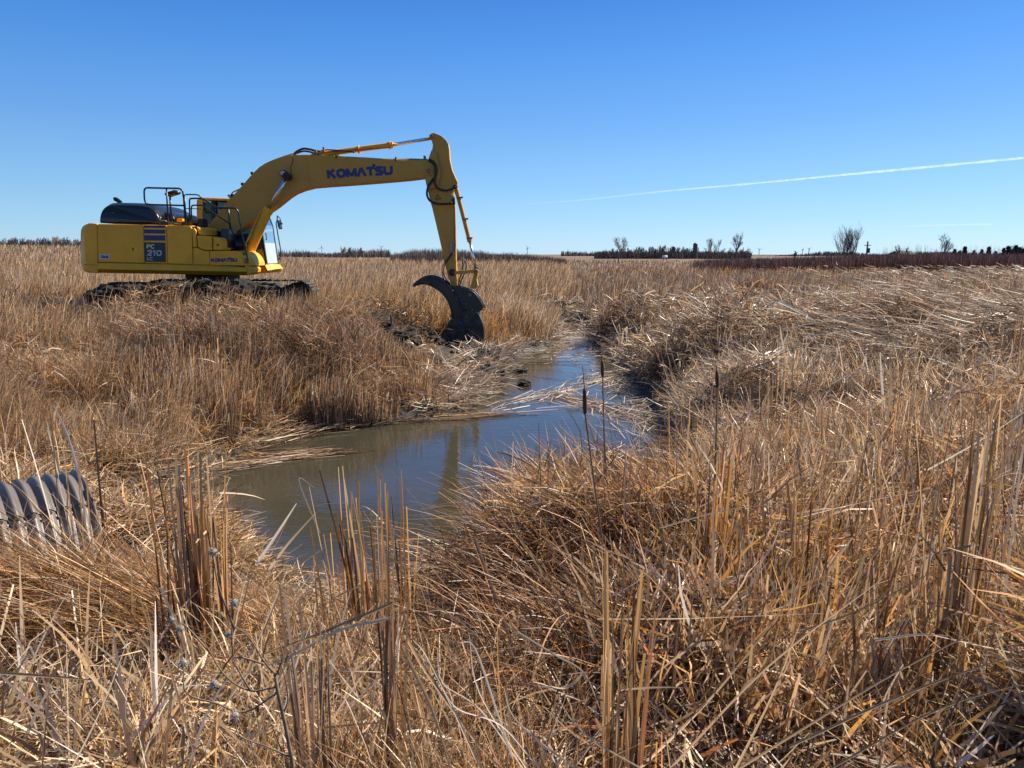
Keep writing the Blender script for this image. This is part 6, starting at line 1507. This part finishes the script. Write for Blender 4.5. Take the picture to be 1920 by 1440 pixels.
# ================================================================ burr weed in the foreground
def burr_weed():
    Y0 = 1.42
    e = empty('dead_burr_weed', (at_plane(545, 1440, Y0)[0], Y0, gz(at_plane(545, 1440, Y0)[0], Y0)), 'dead branching weed with fuzzy grey burrs in the left foreground', 'weed')
    m_ = simple('grey_brown_stem', (0.13, 0.085, 0.055), (0.26, 0.18, 0.12), 30, rough=0.95)
    fz = simple('burr_fluff', (0.30, 0.25, 0.19), (0.42, 0.36, 0.28), 200, rough=0.95)
    def P(u, v, dy=0): return Vector(at_plane(u, v, Y0 + dy))
    MB().tube([P(556, 1500), P(548, 1430), P(535, 1360), P(520, 1295), P(516, 1262)], [0.0052, 0.0046, 0.0042, 0.0038, 0.0034], 8).obj('stem', m_, e, smooth=True)
    brs = [[(518, 1288), (470, 1295), (425, 1270), (395, 1225), (375, 1190)], [(518, 1300), (460, 1335), (410, 1320), (380, 1298)], [(517, 1265), (495, 1240), (480, 1215), (462, 1190), (440, 1175)],
           [(520, 1262), (530, 1230), (522, 1200)], [(530, 1340), (540, 1310), (532, 1262), (524, 1240)], [(495, 1245), (450, 1232), (436, 1235), (445, 1252)], [(470, 1296), (440, 1240), (435, 1180), (440, 1140)],
           [(395, 1225), (350, 1175), (338, 1170)], [(440, 1180), (410, 1100), (400, 1045)], [(546, 1420), (500, 1400), (450, 1380), (440, 1348)], [(410, 1320), (350, 1300), (344, 1248)]]
    for k, b in enumerate(brs):
        pts = smooth_path(b, 4); n = len(pts)
        MB().tube([P(u, v, 0.03 * math.sin(k * 2.1) * i / n) for i, (u, v) in enumerate(pts)], [0.0022 * (1 - 0.6 * i / n) for i in range(n)], 6).obj('branch', m_, e, smooth=True)
    rs = np.random.default_rng(8)
    for k, (u, v, s) in enumerate([(400, 1035, 1.0), (440, 1130, 1.0), (339, 1178, .9), (344, 1243, 1.05), (402, 1282, 1.1), (441, 1342, 1.15), (323, 1163, .8), (428, 1190, .7), (468, 1213, .5)]):
        c = np.array(P(u, v)); n = 260; r = 0.0085 * s
        d = rs.normal(size=(n, 3)); d /= np.linalg.norm(d, axis=1)[:, None]
        t = np.cross(d, rs.normal(size=(n, 3))); t /= np.linalg.norm(t, axis=1)[:, None]
        A, B = c + d * r * 0.2, c + d * r * (0.9 + 0.5 * rs.random((n, 1)))
        V = np.stack([A - t * 0.0006, A + t * 0.0006, B + t * 0.0003, B - t * 0.0003], 1).reshape(-1, 3)
        V2 = []; bm = bmesh.new(); bmesh.ops.create_icosphere(bm, subdivisions=2, radius=r * 0.8)
        k0 = [tuple(np.array(v.co) * (1 + 0.15 * rs.random()) + c) for v in bm.verts]; f0 = [tuple(v.index for v in f.verts) for f in bm.faces]; bm.free()
        mesh_obj('burr', k0 + [tuple(p) for p in V], f0 + [tuple(q + len(k0)) for q in np.arange(4 * n).reshape(-1, 4)], fz, e)
burr_weed()

# ================================================================ bent and leaning stems one can pick out in front
def path_ribbon(V, pts, y0, y1, w, tone, twist=0.0):
    P = smooth_path(pts, 5); n = len(P); c = np.array(tone) * rng.uniform(0.85, 1.15)
    Q = np.array([at_plane(u, v, y0 + (y1 - y0) * i / (n - 1)) for i, (u, v) in enumerate(P)])
    T = np.gradient(Q, axis=0); view = Q - np.array([0, 0, CAMZ]); s = np.cross(T, view); s /= np.linalg.norm(s, axis=1)[:, None]
    up = np.cross(s, T); up /= np.linalg.norm(up, axis=1)[:, None]; s = s * math.cos(twist) + up * math.sin(twist)
    ww = w * 0.5 * (1 - 0.7 * np.linspace(0, 1, n) ** 2)[:, None]
    fold = up * ww * 0.5
    v3 = np.stack([Q - s * ww, Q + fold, Q + s * ww], 1).reshape(-1, 3)
    k = np.arange(n - 1) * 3
    q = np.concatenate([np.stack([k, k + 1, k + 4, k + 3], 1), np.stack([k + 1, k + 2, k + 5, k + 4], 1)])
    V.add((v3, q, np.broadcast_to(c, v3.shape)))
g = Veg()
for pts, y0, y1, w, t in [
    ([(1340, 1470), (1500, 1370), (1700, 1250), (1940, 1130)], 1.5, 1.9, 0.006, TAN), ([(1180, 1460), (1350, 1290), (1560, 1020)], 1.55, 2.2, 0.007, TAN), ([(1230, 1470), (1440, 1250), (1655, 1085)], 1.5, 2.1, 0.006, TAN),
    ([(1370, 1460), (1450, 1300), (1500, 1170)], 1.6, 2.0, 0.007, STRAW), ([(1480, 1400), (1700, 1300), (1940, 1215)], 1.6, 1.8, 0.007, TAN), ([(1560, 1440), (1760, 1330), (1960, 1270)], 1.5, 1.7, 0.005, TAN),
    ([(738, 1130), (600, 1188), (480, 1232)], 1.7, 1.6, 0.009, TAN), ([(735, 1158), (640, 1180), (560, 1222), (500, 1250)], 1.7, 1.6, 0.008, PALE), ([(760, 1190), (800, 1260), (900, 1400), (960, 1460)], 1.8, 1.5, 0.010, TAN), ([(752, 1210), (810, 1330), (850, 1460)], 1.75, 1.5, 0.010, STRAW),
    ([(480, 1060), (520, 1000), (556, 944)], 3.0, 3.2, 0.014, WHITE), ([(500, 1075), (540, 1020), (592, 962)], 3.0, 3.2, 0.013, PALE), ([(700, 1300), (610, 1200), (520, 1120)], 1.9, 2.2, 0.008, TAN), ([(310, 1220), (340, 1330), (375, 1450)], 1.5, 1.4, 0.006, BROWN),
    ([(0, 1262), (90, 1268), (170, 1275)], 1.8, 1.8, 0.008, TAN), ([(125, 1460), (190, 1330), (240, 1200)], 1.5, 1.7, 0.004, PALE), ([(78, 1450), (88, 1330), (94, 1255)], 1.5, 1.6, 0.004, BROWN), ([(255, 1460), (300, 1340), (345, 1260), (350, 1130)], 1.6, 2.0, 0.004, PALE),
    ([(890, 1010), (925, 1110), (960, 1210), (1000, 1330)], 2.9, 2.0, 0.016, TAN), ([(600, 1000), (560, 900), (590, 915)], 3.4, 3.4, 0.006, PALE), ([(1500, 1185), (1620, 1140), (1780, 1055)], 2.0, 2.1, 0.005, TAN),
    ([(1120, 1160), (1250, 1160), (1330, 1158), (1540, 1150)], 2.0, 2.1, 0.004, PALE), ([(1235, 990), (1370, 955), (1540, 940)], 2.6, 2.8, 0.005, PALE), ([(1640, 1200), (1720, 1190), (1780, 1192)], 1.9, 1.9, 0.006, PALE),
    ([(970, 1185), (1040, 1228), (1095, 1262), (1125, 1330)], 1.55, 1.5, 0.005, PALE), ([(1095, 1262), (1060, 1290), (1000, 1278)], 1.5, 1.5, 0.006, PALE), ([(1200, 1440), (1130, 1400), (1080, 1360), (1040, 1300)], 1.5, 1.6, 0.005, PALE),
    ([(900, 1440), (850, 1330), (800, 1230), (775, 1200)], 1.5, 1.6, 0.006, PALE), ([(980, 1440), (900, 1330), (830, 1280), (820, 1215)], 1.5, 1.6, 0.005, WHITE), ([(1000, 1460), (900, 1300), (880, 1190)], 1.5, 1.6, 0.005, PALE), ([(960, 1420), (930, 1330), (890, 1215), (860, 1205)], 1.5, 1.55, 0.006, WHITE),
    ([(1010, 1440), (940, 1360), (860, 1330), (830, 1290)], 1.5, 1.5, 0.004, WHITE), ([(1080, 1440), (1010, 1390), (960, 1340), (945, 1290)], 1.5, 1.5, 0.005, PALE), ([(280, 1000), (355, 905), (400, 840)], 3.2, 3.4, 0.006, WHITE), ([(155, 920), (128, 820), (100, 760)], 3.9, 3.9, 0.014, WHITE), ([(112, 890), (100, 840), (88, 800)], 4.0, 4.0, 0.013, PALE),
    ([(1480, 700), (1470, 660), (1462, 610)], 9, 9, 0.03, PALE), ([(1655, 740), (1652, 700), (1650, 660)], 6, 6, 0.02, WHITE), ([(1560, 720), (1600, 700), (1640, 698), (1680, 690)], 5.5, 5.5, 0.012, PALE), ([(1460, 565), (1490, 580), (1530, 602)], 9, 9, 0.03, WHITE),
    ([(1350, 960), (1395, 925), (1425, 905)], 3.4, 3.4, 0.015, PALE), ([(1500, 970), (1600, 945), (1750, 915)], 2.9, 3.1, 0.005, PALE), ([(1740, 880), (1830, 830), (1925, 770)], 3.2, 3.6, 0.008, PALE), ([(1520, 820), (1560, 845), (1610, 838), (1660, 832)], 4, 4, 0.007, PALE)]:
    path_ribbon(g, pts, y0, y1, w, t, twist=rng.normal(0, 0.4))
tag(g.build('bent_pale_stems', M['reed']), 'scattered bent pale stems and leaves crossing in the foreground', 'stems', kind='stuff')

# ================================================================ mud
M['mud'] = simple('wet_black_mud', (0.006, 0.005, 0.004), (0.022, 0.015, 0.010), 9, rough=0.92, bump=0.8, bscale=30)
def lump(mb, x, y, z, r, seed):
    rs = np.random.default_rng(seed); bm = bmesh.new(); bmesh.ops.create_icosphere(bm, subdivisions=3, radius=1.0)
    V = []
    for v in bm.verts:
        p = np.array(v.co); k = 1 + 0.55 * (vnoise([p[0] * 2 + seed], [p[1] * 2 + p[2] * 3], 1.0, seed)[0] - 0.5) + 0.35 * (vnoise([p[0] * 6], [p[1] * 6 + p[2] * 5 + seed], 1.0, 3)[0] - 0.5)
        V.append((x + p[0] * r * k, y + p[1] * r * k, z + p[2] * r * 0.62 * k))
    F = [tuple(v.index for v in f.verts) for f in bm.faces]; bm.free(); mb.add(V, F)
rs = random.Random(9); mb = MB()
for i in range(110):
    t = rs.random(); 
    u, v = (rs.uniform(690, 850), rs.uniform(600, 655)) if i < 45 else ((rs.uniform(850, 965), 0) if i < 95 else (rs.uniform(1040, 1100), rs.uniform(575, 590)))
    if i < 45: p = at_level(u, v, 0.75)
    elif i < 95: p = at_level(u, 655 + (u - 850) * 0.35 + rs.uniform(-20, 30), 0.12)
    else: p = at_level(u, v, 0.4)
    if pond_sdf([p[0]], [p[1]])[0] < 0: continue
    lump(mb, p[0], p[1], gz(p[0], p[1]) + 0.02, rs.uniform(0.08, 0.26), i)
tag(mb.obj('mud_spoil', M['mud']), 'wet black mud dug out and heaped round the bucket and along the bank', 'mud', kind='stuff')
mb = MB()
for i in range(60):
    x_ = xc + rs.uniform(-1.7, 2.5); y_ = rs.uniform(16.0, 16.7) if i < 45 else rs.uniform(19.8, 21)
    lump(mb, x_, y_, gz(x_, y_) + (rs.uniform(0.05, 0.42) if i < 45 else 0.02), rs.uniform(0.22, 0.42), 200 + i)  # black lumps deepen the shadow at the machine's foot, over trampled mud
tag(mb.obj('shade_mud', M['mud']), 'black mud lumps put in as the dark shadow beside the excavator tracks', 'mud', kind='stuff')
for k, (u, v, r, lab) in enumerate([(983, 722, 0.14, 'mud clod with roots alone in the open water before the floating reeds'), (975, 697, 0.15, 'dark mud clod half joined to the left bank'), (1168, 640, 0.2, 'mud clod at the far end of the open water on the right')]):
    p = at_level(u, v, 0.0); mb = MB(); lump(mb, p[0], p[1], 0.02, r, 40 + k); o = mb.obj('mud_clod', M['mud']); tag(o, lab, 'mud clod')
